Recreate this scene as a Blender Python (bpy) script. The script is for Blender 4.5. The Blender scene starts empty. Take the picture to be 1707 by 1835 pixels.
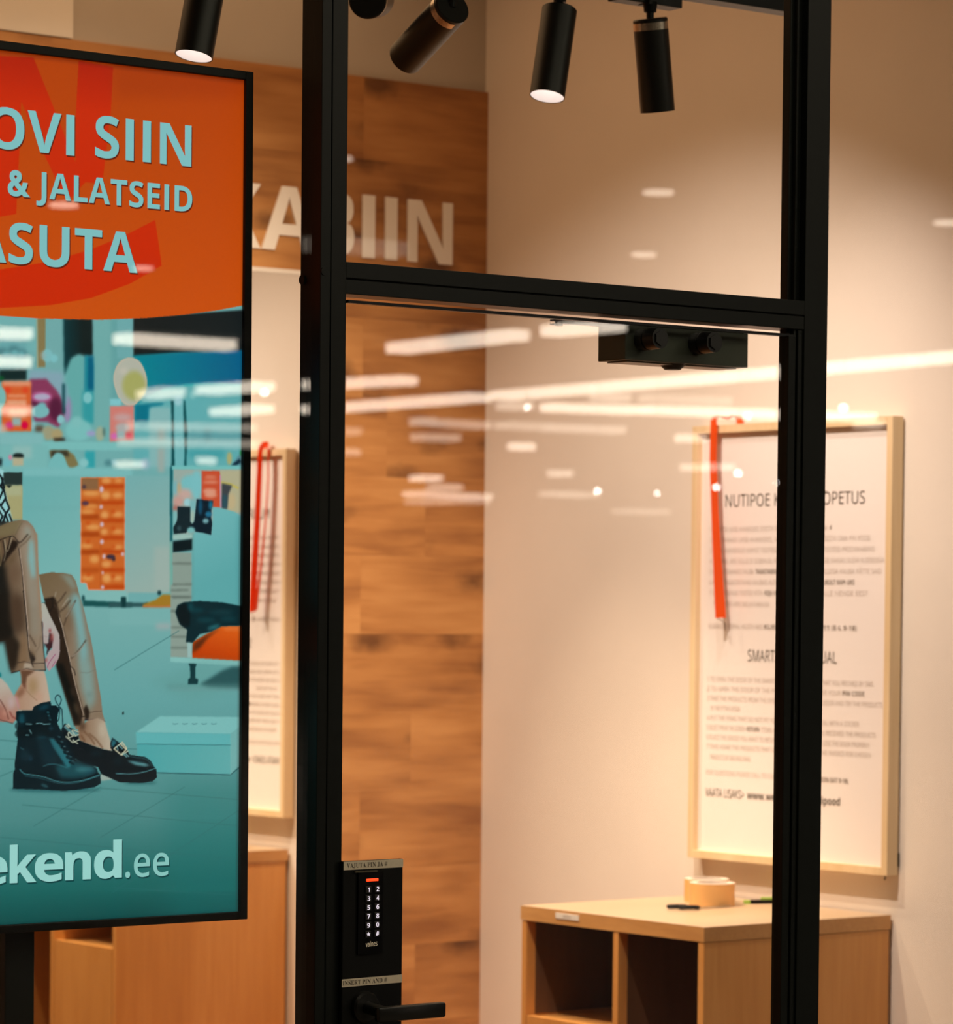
import bpy, bmesh, math, random
import numpy as np
from mathutils import Vector, Matrix
random.seed(4)
sc = bpy.context.scene
COL = sc.collection
PI = math.pi

# ---------------------------------------------------------------- camera
CF, YAW, PIT, ROL, CX, CY = 6106.8, 0.66172239, -0.03253335, 0.00950146, 853.5, 1284.96
CAM = np.array([0.0, -4.1218, 1.6548])
F = np.array([math.sin(YAW)*math.cos(PIT), math.cos(YAW)*math.cos(PIT), math.sin(PIT)])
_r = np.array([math.cos(YAW), -math.sin(YAW), 0.0]); _u = np.cross(_r, F)
RV = math.cos(ROL)*_r + math.sin(ROL)*_u
UV = -math.sin(ROL)*_r + math.cos(ROL)*_u
cd = bpy.data.cameras.new('camera'); cam = bpy.data.objects.new('camera', cd); COL.objects.link(cam)
cam.matrix_world = Matrix(((RV[0], UV[0], -F[0], CAM[0]), (RV[1], UV[1], -F[1], CAM[1]), (RV[2], UV[2], -F[2], CAM[2]), (0, 0, 0, 1)))
cd.sensor_fit = 'HORIZONTAL'; cd.sensor_width = 36; cd.lens = CF*36/1707
cd.shift_x = 0; cd.shift_y = (CY-917.5)/1707
cd.clip_start = 0.05; cd.clip_end = 300
cd.dof.use_dof = True; cd.dof.focus_distance = 5.15; cd.dof.aperture_fstop = (cd.lens/1000)/0.0135
sc.camera = cam

# ---------------------------------------------------------------- world, exposure, room spots and added fills
w = bpy.data.worlds.new('world'); sc.world = w; w.use_nodes = True
bg = w.node_tree.nodes['Background']; bg.inputs[0].default_value = (1.0, 0.62, 0.34, 1); bg.inputs[1].default_value = 0.012
vs = sc.view_settings; vs.view_transform = 'Standard'; vs.look = 'None'; vs.exposure = 0.0; vs.gamma = 1.0; vs.use_curve_mapping = False
sc.cycles.use_denoising = True
sc.cycles.sample_clamp_indirect = 4.0
sc.cycles.max_bounces = 10; sc.cycles.transparent_max_bounces = 16
sc.cycles.caustics_reflective = False; sc.cycles.caustics_refractive = False

def spot(loc, tgt, power, cone, blend, col=(1, .70, .45), rad=.02, parent=None):
    l = bpy.data.lights.new('spot_light', 'SPOT'); l.energy = power; l.color = col
    l.spot_size = math.radians(cone); l.spot_blend = blend; l.shadow_soft_size = rad
    o = bpy.data.objects.new('spot_light', l); COL.objects.link(o)
    d = Vector(tgt)-Vector(loc); q = d.to_track_quat('-Z', 'Y')
    o.location = loc; o.rotation_euler = q.to_euler()
    return o
WARM = (1.0, .80, .70)
# ceiling spots of the shop above the picture's upper edge, aimed at the framed sign
spot((4.58, 1.12, 3.40), (5.44, 1.50, 1.15), 52, 56, .9, WARM, .018)
spot((3.80, 1.12, 3.40), (5.44, 2.15, 1.00), 245, 68, .85, (1, .79, .63), .02)
# aimed at the wooden wall and lettering on the left
spot((3.95, .85, 3.40), (4.20, 2.84, 1.75), 360, 60, 1.0, (1, .76, .54), .03)
# near the back wall, shining down on the cabinet
spot((4.45, 2.68, 3.40), (5.05, 2.0, .5), 320, 40, .8, (1, .72, .48), .02)
spot((4.15, 1.85, 3.40), (4.90, 1.75, .9), 190, 44, .9, (1, .76, .52), .03)  # added unseen spot to brighten the cabinet's front
# added soft fill under the shop ceiling, in place of bounced light
a = bpy.data.lights.new('ceiling_fill', 'AREA'); a.shape = 'RECTANGLE'; a.size = 3.2; a.size_y = 2.2; a.energy = 22; a.color = (1, .58, .29)
ao = bpy.data.objects.new('ceiling_fill', a); COL.objects.link(ao); ao.location = (3.4, 2.0, 3.45); ao.data.size_y = 1.6
# added area light standing in for the mall's lamps on the storefront's outside
a = bpy.data.lights.new('mall_fill', 'AREA'); a.shape = 'RECTANGLE'; a.size = 6; a.size_y = 3; a.energy = 120; a.color = (1, .85, .62)
ao = bpy.data.objects.new('mall_fill', a); COL.objects.link(ao); ao.location = (4.6, -3.6, 3.9)

# ---------------------------------------------------------------- helpers
def lin(c):
    c = c/255.0
    return c/12.92 if c <= .04045 else ((c+.055)/1.055)**2.4
def rgb(r, g, b): return (lin(r), lin(g), lin(b), 1)
def nodes(m): return m.node_tree.nodes, m.node_tree.links
def mat(name, col, rough=.6, metal=0, emis=None, es=1, spec=.5, coat=0):
    m = bpy.data.materials.new(name); m.use_nodes = True
    b = m.node_tree.nodes['Principled BSDF']
    b.inputs['Base Color'].default_value = (*col[:3], 1); b.inputs['Roughness'].default_value = rough; b.inputs['Metallic'].default_value = metal
    b.inputs['Specular IOR Level'].default_value = spec; b.inputs['Coat Weight'].default_value = coat
    if emis:
        b.inputs['Emission Color'].default_value = (*emis[:3], 1); b.inputs['Emission Strength'].default_value = es
        m.cycles.emission_sampling = 'NONE'
    return m
def noisy(m, scale, amt, bump=0, stretch=(1, 1, 1), detail=4):
    n, l = nodes(m); b = n['Principled BSDF']; c = b.inputs['Base Color'].default_value[:]
    tc = n.new('ShaderNodeTexCoord'); mp = n.new('ShaderNodeMapping'); mp.inputs['Scale'].default_value = stretch
    t = n.new('ShaderNodeTexNoise'); t.inputs['Scale'].default_value = scale; t.inputs['Detail'].default_value = detail
    l.new(tc.outputs['Object'], mp.inputs[0]); l.new(mp.outputs[0], t.inputs[0])
    r = n.new('ShaderNodeValToRGB'); r.color_ramp.elements[0].position = .3; r.color_ramp.elements[1].position = .7
    r.color_ramp.elements[0].color = tuple(x*(1-amt) for x in c[:3])+(1,); r.color_ramp.elements[1].color = tuple(min(1, x*(1+amt)) for x in c[:3])+(1,)
    l.new(t.outputs[0], r.inputs[0]); l.new(r.outputs[0], b.inputs['Base Color'])
    if bump:
        bp = n.new('ShaderNodeBump'); bp.inputs['Strength'].default_value = bump; bp.inputs['Distance'].default_value = .002
        l.new(t.outputs[0], bp.inputs['Height']); l.new(bp.outputs[0], b.inputs['Normal'])
    return m
def wood(name, dark, mid, light, axis, scale=1.0, rough=.45, knots=0.0, grain=22):
    """procedural timber: grain stretched along one axis, optional knots, tone from each board's own place"""
    m = bpy.data.materials.new(name); m.use_nodes = True; n, l = nodes(m); b = n['Principled BSDF']; b.inputs['Roughness'].default_value = rough
    tc = n.new('ShaderNodeTexCoord'); oi = n.new('ShaderNodeObjectInfo')
    add = n.new('ShaderNodeVectorMath'); add.operation = 'MULTIPLY_ADD'
    comb = n.new('ShaderNodeCombineXYZ')
    for i in range(3): l.new(oi.outputs['Random'], comb.inputs[i])
    add.inputs[1].default_value = (7.3, 3.1, 5.7); l.new(comb.outputs[0], add.inputs[0]); l.new(tc.outputs['Object'], add.inputs[2])
    def noise(st, sca, det, dist=0):
        mp = n.new('ShaderNodeMapping'); mp.inputs['Scale'].default_value = st; l.new(add.outputs[0], mp.inputs[0])
        t = n.new('ShaderNodeTexNoise'); t.inputs['Scale'].default_value = sca; t.inputs['Detail'].default_value = det; t.inputs['Distortion'].default_value = dist
        l.new(mp.outputs[0], t.inputs[0]); return t
    st = {0: (.12, 1, 1), 1: (1, .12, 1), 2: (1, 1, .06)}[axis]
    st2 = {0: (.35, 1, 1), 1: (1, .35, 1), 2: (1, 1, .2)}[axis]
    fine = noise(st, grain*scale*2.2, 6, .3); broad = noise(st2, 5*scale, 3, .8)
    mx = n.new('ShaderNodeMix'); mx.data_type = 'FLOAT'; mx.inputs[0].default_value = .62
    l.new(fine.outputs[0], mx.inputs[2]); l.new(broad.outputs[0], mx.inputs[3])
    rp = n.new('ShaderNodeValToRGB'); e = rp.color_ramp.elements
    e[0].position = .36; e[0].color = (*dark, 1); e[1].position = .64; e[1].color = (*light, 1)
    k = e.new(.5); k.color = (*mid, 1)
    l.new(mx.outputs[0], rp.inputs[0]); out = rp.outputs[0]
    if knots:
        mp = n.new('ShaderNodeMapping'); mp.inputs['Scale'].default_value = (2.6, 1, 5.5); l.new(add.outputs[0], mp.inputs[0])
        v = n.new('ShaderNodeTexVoronoi'); v.inputs['Scale'].default_value = 1.25; l.new(mp.outputs[0], v.inputs[0])
        nd = noise((1, 1, 1), 30, 3)
        ad = n.new('ShaderNodeMath'); ad.operation = 'MULTIPLY_ADD'; ad.inputs[1].default_value = .16; l.new(nd.outputs[0], ad.inputs[0]); l.new(v.outputs['Distance'], ad.inputs[2])
        kr = n.new('ShaderNodeValToRGB'); ke = kr.color_ramp.elements; ke[0].position = .17; ke[0].color = (.26, .20, .16, 1); ke[1].position = .36; ke[1].color = (1, 1, 1, 1)
        l.new(ad.outputs[0], kr.inputs[0])
        mm = n.new('ShaderNodeMix'); mm.data_type = 'RGBA'; mm.blend_type = 'MULTIPLY'; mm.inputs[0].default_value = knots
        l.new(out, mm.inputs[6]); l.new(kr.outputs[0], mm.inputs[7]); out = mm.outputs[2]
    hv = n.new('ShaderNodeHueSaturation'); l.new(out, hv.inputs['Color'])
    mr = n.new('ShaderNodeMapRange'); mr.inputs['To Min'].default_value = .96; mr.inputs['To Max'].default_value = 1.04; l.new(oi.outputs['Random'], mr.inputs[0]); l.new(mr.outputs[0], hv.inputs['Value'])
    l.new(hv.outputs[0], b.inputs['Base Color'])
    bp = n.new('ShaderNodeBump'); bp.inputs['Strength'].default_value = .08; bp.inputs['Distance'].default_value = .001; l.new(fine.outputs[0], bp.inputs['Height']); l.new(bp.outputs[0], b.inputs['Normal'])
    return m
def glass_mat(name, f0=.045, tint=(.97, .985, .975)):
    m = bpy.data.materials.new(name); m.use_nodes = True; n, l = nodes(m)
    n.remove(n['Principled BSDF'])
    out = n['Material Output']; t = n.new('ShaderNodeBsdfTransparent'); t.inputs[0].default_value = (*tint, 1)
    g = n.new('ShaderNodeBsdfGlossy'); g.inputs['Roughness'].default_value = 0.0
    ge = n.new('ShaderNodeNewGeometry'); dt = n.new('ShaderNodeVectorMath'); dt.operation = 'DOT_PRODUCT'
    l.new(ge.outputs['Normal'], dt.inputs[0]); l.new(ge.outputs['Incoming'], dt.inputs[1])
    ab = n.new('ShaderNodeMath'); ab.operation = 'ABSOLUTE'; l.new(dt.outputs['Value'], ab.inputs[0])
    om = n.new('ShaderNodeMath'); om.operation = 'SUBTRACT'; om.inputs[0].default_value = 1; l.new(ab.outputs[0], om.inputs[1])
    pw = n.new('ShaderNodeMath'); pw.operation = 'POWER'; l.new(om.outputs[0], pw.inputs[0]); pw.inputs[1].default_value = 5
    ma = n.new('ShaderNodeMath'); ma.operation = 'MULTIPLY_ADD'; l.new(pw.outputs[0], ma.inputs[0]); ma.inputs[1].default_value = 1-f0; ma.inputs[2].default_value = f0
    mx = n.new('ShaderNodeMixShader'); l.new(ma.outputs[0], mx.inputs[0]); l.new(t.outputs[0], mx.inputs[1]); l.new(g.outputs[0], mx.inputs[2])
    l.new(mx.outputs[0], out.inputs[0])
    return m

class MB:
    """collects solid shapes and links them as one mesh object"""
    def __init__(s): s.bm = bmesh.new()
    def box(s, x0, x1, y0, y1, z0, z1, bev=0, M=None):
        r = bmesh.ops.create_cube(s.bm, size=1.0); v = r['verts']
        bmesh.ops.scale(s.bm, vec=(x1-x0, y1-y0, z1-z0), verts=v)
        bmesh.ops.translate(s.bm, vec=((x0+x1)/2, (y0+y1)/2, (z0+z1)/2), verts=v)
        if bev:
            e = list({e for q in v for e in q.link_edges})
            r2 = bmesh.ops.bevel(s.bm, geom=e, offset=bev, segments=2, affect='EDGES', profile=.5)
            v = r2['verts']
            v = list({q for f in r2['faces'] for q in f.verts} | set(v))
        if M is not None: bmesh.ops.transform(s.bm, matrix=M, verts=[q for q in v if q.is_valid])
        return s
    def cyl(s, p0, p1, r0, r1=None, seg=32, caps=True):
        p0, p1 = Vector(p0), Vector(p1); d = p1-p0; r1 = r0 if r1 is None else r1
        M = Matrix.Translation((p0+p1)/2) @ d.to_track_quat('Z', 'Y').to_matrix().to_4x4()
        bmesh.ops.create_cone(s.bm, cap_ends=caps, cap_tris=False, segments=seg, radius1=r0, radius2=r1, depth=d.length, matrix=M)
        return s
    def lathe(s, prof, M, seg=40):
        """prof: list of (radius, height) along local Z"""
        rings = []
        for (r, h) in prof:
            if r < 1e-6: rings.append([s.bm.verts.new(M @ Vector((0, 0, h)))])
            else: rings.append([s.bm.verts.new(M @ Vector((r*math.cos(2*PI*i/seg), r*math.sin(2*PI*i/seg), h))) for i in range(seg)])
        for a, b in zip(rings, rings[1:]):
            for i in range(seg):
                j = (i+1) % seg
                q = [a[0 if len(a) == 1 else i], a[0 if len(a) == 1 else j], b[0 if len(b) == 1 else j], b[0 if len(b) == 1 else i]]
                q = [v for k, v in enumerate(q) if v not in q[:k]]
                if len(q) > 2:
                    try: s.bm.faces.new(q)
                    except ValueError: pass
        return s
    def prism(s, pts, axis, a, b):
        """extrude a 2-D outline along an axis: axis 0 -> pts are (y,z), 1 -> (x,z), 2 -> (x,y)"""
        def P(p, t): return {0: (t, p[0], p[1]), 1: (p[0], t, p[1]), 2: (p[0], p[1], t)}[axis]
        A = [s.bm.verts.new(P(p, a)) for p in pts]; B = [s.bm.verts.new(P(p, b)) for p in pts]
        s.bm.faces.new(A); s.bm.faces.new(B[::-1])
        for i in range(len(pts)):
            j = (i+1) % len(pts); s.bm.faces.new([A[j], A[i], B[i], B[j]])
        return s
    def tube(s, pts, r, seg=10):
        for p, q in zip(pts, pts[1:]): s.cyl(p, q, r, seg=seg)
        for p in pts[1:-1]: bmesh.ops.create_uvsphere(s.bm, u_segments=seg, v_segments=6, radius=r, matrix=Matrix.Translation(p))
        return s
    def build(s, name, m, parent=None, smooth=False, recalc=True):
        if recalc: bmesh.ops.recalc_face_normals(s.bm, faces=s.bm.faces)
        me = bpy.data.meshes.new(name); s.bm.to_mesh(me); s.bm.free()
        if smooth:
            for p in me.polygons: p.use_smooth = True
            try: me.set_sharp_from_angle(angle=math.radians(35))
            except Exception: pass
        return link(name, me, m, parent)
def link(name, me, m, parent=None):
    o = bpy.data.objects.new(name, me); COL.objects.link(o)
    for q in (m if isinstance(m, (list, tuple)) else [m]): me.materials.append(q)
    if parent is not None: o.parent = parent; o.matrix_parent_inverse = Matrix.Translation(parent.location).inverted() if parent.type == 'EMPTY' else Matrix()
    return o
def tag(o, label=None, cat=None, group=None, kind=None):
    if label: o['label'] = label
    if cat: o['category'] = cat
    if group: o['group'] = group
    if kind: o['kind'] = kind
    return o
def empty(name, loc=(0, 0, 0)):
    o = bpy.data.objects.new(name, None); COL.objects.link(o); o.location = loc; o.empty_display_size = .1; return o

# lettering: text curves turned into flat or raised meshes fitted to a measured width and cap height
# letter outlines (sans regular, sans bold, bold serif), in 1/400 em, two characters per number
AB = ''.join(chr(c) for c in range(35, 127) if chr(c) not in '\\"|\x27')
FONTS = {
'R': {
'#': ')A|&d&E&o(#&L(#&L(6&r(6&{(b&V(b&V(t(#(t(/)S(B)S(7(t(_(t(j)S(})S(q(t):(t):(b(n(b(f(6)0(6)0(#(b(#(V&E(C&E(N(#(((#&w&E|(+(6(R(6(Z(b(3(b',
'&': ')X|(7&B($&D&q&H&e&P&[&Z&U&h&S&x&T(+&X(6&_(?&h(G&r(O(#(V&n(l&j(t&g(}&f),&h)8&l)B&t)K&~)Q(0)U(>)V(K)U(V)Q(a)K(h)C(l)8(m),(l(}(h(r(b(j(Y(b(P(Z(F(S({&{),(4)3(L)K(L)A(,)<&~)6&t)0&l)W&E)7&E(z&](q&U(h&N(^&I(Q&E(E&C|(7(b(A(h(H(n(N(s(R(y(T)%(U),(T)2(R)8(N)<(J)@(D)B(=)B(6)B(0)@(*)=(&)8(#)3&~),(#)%(%(z(((t|(7&W(B&X(L&Z(U&^(^&b(e&f(k&k(2(H()(B&{(<&u(6&q(0&n((&m&y&n&p&q&h&w&a(#&[(-&X',
'(': '(=|&x%u&l&+&b&=&Y&P&T&e&Q&z&P(6&Q(K&T(a&Y(v&b)0&l)B&x)S(5)S())A&z)/&r(u&m(a&j(K&i(6&j&{&m&g&r&R&z&>()&,(4%u',
')': '(=|&M%u&Y&,&c&>&j&R&p&g&s&{&t(6&s(K&p(a&j(u&c)/&Y)A&M)S&d)S&q)B&{)0(((v(.(a(1(K(2(6(1&z(.&e((&P&{&=&q&+&d%u',
',': '(4|&P%}&X&D&^&e&x&e&z&b&p&B&b%}',
'-': '(C|&P(*&P(>(8(>(8(*',
'.': '(4|&j&A&e&B&b&C&^&F&Z&I&Y&N&X&T&Y&Y&Z&_&^&b&b&e&e&f&j&g&n&f&r&e&v&b&x&_&z&Y&{&T&z&N&x&I&v&F&r&C&n&B',
'/': '(P|&H&E(6)S(M)S&`&E',
'0': ')-|(9&B()&D&v&I&k&Q&c&^&Y&q&T(/&R(L&S(a&U(s&X)(&_)6&e)A&n)J&x)Q(*)T(9)V(H)T(U)O(a)G(j)<(r)((x(j(y(L(y(9(w(&(s&q(n&c(g&W(_&N(S&H(G&D|(9&V(F&Y(P&`(W&k(]&z(a(4(b(L(a(e(](y(W).(P)9(F)?(9)B(+)?&{)9&t).&o(y&l(e&k(L&l(4&o&z&t&k&{&`(+&Y',
'1': ')-|(4&E(4(s(5),(5):(.)3($)+&j(u&^)+(8)S(K)S(K&E',
'2': ')-|&R&E&R&Y(+(2(D(L(J(T(O([(S(c(U(k(W(s(X({(W)+(T)3(N)9(G)>(?)@(6)A(-)A($)?&w)=&b)/&T)?&])E&f)J&o)O&y)S(*)U(6)U(G)T(U)O(a)H(j)>(o)1(q(}(p(s(n(i(k(`(f(W(`(N(Y(E(?(*&q&]&q&Z(y&Z(y&E',
'3': ')-|(-&B&k&E&b&G&Y&I&Q&M&Q&d&l&Z(-&V(=&W(I&[(R&a(Y&i(]&r(_&~(](.(W(7(P(=(E(A(8(D(((E&o(E&o(Y(((Y(7(Z(C(^(L(d(S(k(W(t(X)#(W)-(T)4(O):(H)>(?)A(5)B(+)A&~)@&u)=&_)1&R)B&Z)G&c)K&m)P&w)S())U(5)U(G)T(V)P(c)H(k)>(p)3(q)%(p(t(m(j(g(a(_(Y(T(T(I(Q(I(P(W(M(c(H(l(A(r(9(v(.(w&~(v&r(t&h(p&_(i&V(a&O(W&J(K&F(=&C',
'4': ')-|(N&E(N&r&K&r&K(,(L)T(e)T(e(-)&(-)&&r(e&r(e&E|&c(-(N(-(N(j(N)((O);(N);(H)0(B)%',
'5': ')-|(/&B&m&E&e&G&]&J&V&M&V&d&^&`&f&]&n&Z(/&V(<&X(H&[(Q&b(X&i(^&t(_(&(^(2(Y(<(S(D(I(I(=(M(.(N&w(L&g(J&Z(Q&c)S(j)S(j)=&w)=&r(`($(b(6(c(H(a(X([(f(S(p(H(u(:(w()(u&q(o&a(d&S(U&J(D&D',
'6': ')-|(<&B(0&C($&F&u&K&l&S&d&]&^&h&X&v&U(,&T(>&T(L&U(Y&W(h&Z(u&`)&&f)2&m)<&v)E(%)L(3)Q(B)T(S)U(`)U(k)S(k)?(`)A(S)B(G)A(=)?(4)<(-)7(%)2&{)+&v)#&s(u&p(l&l(N&n(N&s(S&x(Y($(^(-(b(7(d(A(e(Q(c(_(^(k(U(s(I(x(;(z(*(x&q(s&a(j&T(]&J(M&D|(<&V(F&W(O&[(W&b(^&k(a&v(c(*(b(5(_(?(X(G(Q(M(H(P(=(R(5(Q(-(O(&(L&{(I&v(D&r(?&o(:&m(4&m(.&m(&&o&y&q&q&u&j&y&d($&_(,&Y(3&W',
'7': ')-|&k&E(`)=&Q)=&Q)S(y)S(y)A(+&E',
'8': ')-|(9&B(%&D&q&H&d&P&Z&Z&T&h&R&w&S($&U(-&X(4&](:&b(?&g(D&{(P&r(V&j(]&c(e&^(m&Y(w&X)(&Y)1&])9&a)A&f)G&m)L&u)P(#)S(.)U(9)U(H)T(V)P(c)J(l)A(q)5(s)((r(z(q(s(n(m(j(h(f(c(a(^(N(R(d(E(j(@(o(:(s(4(w(.(y(%(y&x(w&i(r&[(h&P(Z&I(K&D|(:([(B(`(J(e(Q(j(V(p(Z(x([)&(Z)/(V)6(Q);(J)?(B)B(8)B(/)B(&)?&z);&u)6&r)/&p)&&q(z&s(u&u(p&y(l&~(h(((e|(9&U(E&V(O&Y(W&_(^&f(a&n(b&w(a(%(](.(V(5(N(;(D(@(9(E(5(G(*(A&{(;&t(5&n(.&k(%&j&w&k&n&o&f&t&_&}&Y(,&V',
'9': ')-|&z&B&m&C&a&E&a&Y&i&W&q&V&y&V(+&V(5&X(>&](F&a(L&g(R&n(V&u(Y&~(](,(a(J(_(J(Z(D(T(?(M(:(E(7(;(4(1(4&{(5&n(:&c(C&Y(N&T(^&R(o&S(}&V)-&Z)7&a)@&h)H&p)N&z)R(+)U(7)U(B)T(M)Q(X)L(b)E(j)<(p)0(u(~(x(m(y(Z(x(L(w(?(u(1(r(#(n&r(h&g(a&](W&S(L&L(?&G(1&C|(6(F(>(G(E(I(L(L(R(O(W(T([(Y(^(_(`(e(a(j(`(r(_(z([)&(X).(S)5(N):(G)>(?)A(7)B(,)@&~)=&u)7&p).&l(~&k(o&l(d&o(Y&t(Q&{(K(*(G',
'>': ')-|&R&e&R&z(`(J&R({&R)6(y(P(y(C',
'A': ')?|&E&E(7)T(M)T)>&E)$&E(h(&&u(&&^&E|&~(=(a(=(K(x(H)%(D)1(A);(=)*(9(x',
'B': ')B|&`&E&`)S(=)S(S)R(f)N(t)H)#)?)+)3)-(~),(s)((i(~(a(v(Z(m(U(b(R(b(P(j(O(q(M(x(I)#(F))(A)-(;)1(4)2(,)3&~)1&l)+&_({&S(n&K(^&G(I&E|&x(Z(B(Z(P([(](_(e(c(j(i(m(q(n({(l)*(i)2(c)7(Y);(M)=(>)>&x)>|&x&Y(E&Y(T&[(a&_(i&d(o&l(r&t(s(#(r(.(o(6(i(=(`(B(S(E(C(F&x(F',
'C': ')=|(T&B(B&D(2&H(#&N&r&X&h&d&`&r&Z((&V(9&U(L&W(`&Z(q&a)%&i)4&t)@(%)I(5)P(F)T(Y)U(m)T)$)P)4)J)+)6(q)=(X)@(J)?(=);(1)5((),&x(v&r(c&p(L&r(6&w&~(%&m(0&d(;&^(I&Y(X&X(q&Z)-&`)-&J(q&D',
'D': ')W|&`&E&`)S(A)S(T)R(e)N(t)H)&)@)2)5);)()B(s)E(b)G(N)E(7)@&~)8&l),&_(x&S(g&K(R&G(<&E|&x&Z(8&Z(P&](e&c(t&n)$&~)+(6)-(M),(`)((o(~(}(t),(f)6(S)<(>)>&x)>',
'E': ')(|&`&E&`)S(r)S(r)>&x)>&x([(m([(m(F&x(F&x&Z(r&Z(r&E',
'F': '(x|&`&E&`)S(r)S(r)>&x)>&x(S(m(S(m(=&x(=&x&E',
'G': ')W|(X&B(E&D(5&H(%&N&t&W&i&d&a&q&Z(&&W(9&U(L&W(`&[(q&b)&&k)5&w)@(*)I(:)P(L)T(a)U)$)S)@)J)7)5(z)=(_)@(N)?(@);(3)5()),&x(v&r(c&p(L&p(=&s(0&w&~&~&s(+&i(4&b(@&](N&X(_&W(t&Y)+&])+(<(Y(<(Y(Q)C(Q)C&L(~&E',
'H': ')Z|&`&E&`)S&x)S&x([)(([)()S)@)S)@&E)(&E)((E&x(E&x&E',
'I': '(G|&P&E&P&S&g&X&g)?&P)E&P)S(<)S(<)E($)?($&X(<&S(<&E',
'J': '(5|&D%l&9%m&0%o&0&*&9&(&C&&&P&*&T&,&W&/&Z&3&]&8&^&?&_&F&_)S&w)S&w&H&u&7&q&*&i%y&_%r&R%m',
'K': ')9|&`&E&`)S&x)S&x(M(/(a(?(s(t)S)6)S(C(X)9&E(w&E(2(H&x(6&x&E',
'L': '(z|&`&E&`)S&x)S&x&Z(s&Z(s&E',
'M': '*.|&`&E&`)S(*)S(f&i(g&i)I)S)n)S)n&E)U&E)U(c)U)$)W);)U);(p&E([&E&v);&t);&v)$&v(a&v&E',
'N': ')`|&`&E&`)S&})S)/&g)0&g)0&t)/(-)/(@)/)S)E)S)E&E))&E&u)2&t)2&v(u&v(W&v&E',
'O': ')f|(U&B(B&D(2&H&~&O&q&X&h&e&`&r&Z((&V(9&U(L&V(`&Z(q&`)&&h)5&q)@&~)I(2)P(B)T(U)V(h)T(y)P)-)J)9)@)C)5)J)&)P(r)S(`)T(L)S(9)P(()J&r)C&e)9&X)-&O(y&H(h&D|(U&W(e&Y(r&](~&d),&m)4&~)9(6);(L)9(d)4(w),),(~)5(r);(e)?(U)A(F)?(9);(.)5($),&w(w&r(d&p(L&r(6&w&~($&m(.&d(9&](F&Y',
'P': ')6|&`&E&`)S(9)S(P)Q(c)L(q)D(z)9)%)+)((t)&(j)$(`({(V(u(M(m(F(c(?(U(;(F(8(4(7&x(7&x&E|&x(K(2(K(B(L(P(O(Z(T(c(](g(g(i(s(h)$(d).(])5(S):(F)=(7)>&x)>',
'Q': ')f|)(%q(]&C(X&B(U&B(B&D(2&H&~&O&q&X&h&e&`&r&Z((&V(9&U(L&V(`&Z(q&`)&&h)5&q)@&~)I(2)P(B)T(U)V(h)T(y)P)-)J)9)@)C)5)J)&)P(r)S(`)T(L)S(6)N&})F&j);&Z)-&O(w&G)J%q|(U&W(e&Y(r&](~&d),&m)4&~)9(6);(L)9(d)4(w),),(~)5(r);(e)?(U)A(F)?(9);(.)5($),&w(w&r(d&p(L&r(6&w&~($&m(.&d(9&](F&Y',
'R': '):|&`&E&`)S(;)S(Q)Q(c)M(q)E(z);)%)-)((v)&(m)$(d(}(](x(U(s(P(n(L(Z(B)6&E(t&E(D(;&x(;&x&E|&x(P(;(P(I(Q(U(T(^(Y(d(a(h(j(i(u(h)&(d)/(^)6(T):(H)=(:)>&x)>',
'S': ')%|(.&B&k&E&S&K&S&d&l&[(/&W(=&X(G&[(P&a(V&g(Y&n([&w(Z&~(Y(((W(-(S(1(O(5(I(9(.(E&y(K&l(R&c(Z&[(e&W(q&U)$&V).&Y)7&^)?&d)E&k)K&t)P&~)S(.)U(9)U(V)S(o)K(h)6(Q)=(9)@(.)?($)=&x)9&s)3&p),&o)#&o(x&p(s&s(n&v(j&z(f(%(c(>(W([(I(c(D(i(?(n(8(q(1(s()(t&y(r&j(l&[(a&Q(S&I(B&D',
'T': ')(|(+&E(+)>&H)>&H)S)$)S)$)>(C)>(C&E',
'U': ')W|(M&B(<&D(.&G&{&M&q&V&f&e&`&v&^(0&^)S&v)S&v(/&x&{&}&o()&e(3&^(?&Y(O&W(_&Y(l&^(u&f(}&p)%&})&(0)&)S)?)S)?(0)>&~);&q)7&f)1&[)(&S(x&L(l&F(^&C',
'V': ')4|(1&E&E)S&_)S(1(1(8&u(=&a(A&u(I(1(u)S)4)S(I&E',
'W': '*4|&}&E&H)S&b)S(%(7(,&y(/&c(3&z(:(8([)S(u)S)?(7)E&y)I&c)M&y)S(7)q)S*0)S)V&E)>&E(s(k(n(z(k).(i)7(f)((`(j(:&E',
'X': ')0|&F&E(-(P&J)S&f)S(;(b(k)S)+)S(H(P)/&E(n&E(:(?&a&E',
'Y': ')+|(,&E(,(5&E)S&`)S(8(N(k)S)+)S(D(6(D&E',
'Z': ')-|&O&E&O&W([)=&R)=&R)S(y)S(y)A&m&Z(}&Z(}&E',
'a': ')*|(%&B&s&C&i&G&_&M&W&U&S&a&Q&n&S&{&Y(,&c(5&q(<(((@(=(B(V(C(V(K(U(V(R(_(N(e(H(i(A(l(8(l&~(i&i(a&b(s&y(}(&)#(0)$(9)$(I)#(V(z(a(t(h(k(m(^(n(N(n&E(]&E(W&Y(V&Y(P&R(I&L(B&H(;&E(1&C|(+&U(7&W(A&Z(I&`(P&h(T&s(V($(V(2(@(2(0(0(#(-&u()&o&~&l&v&k&n&l&f&n&a&r&[&x&X(#&V',
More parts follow.
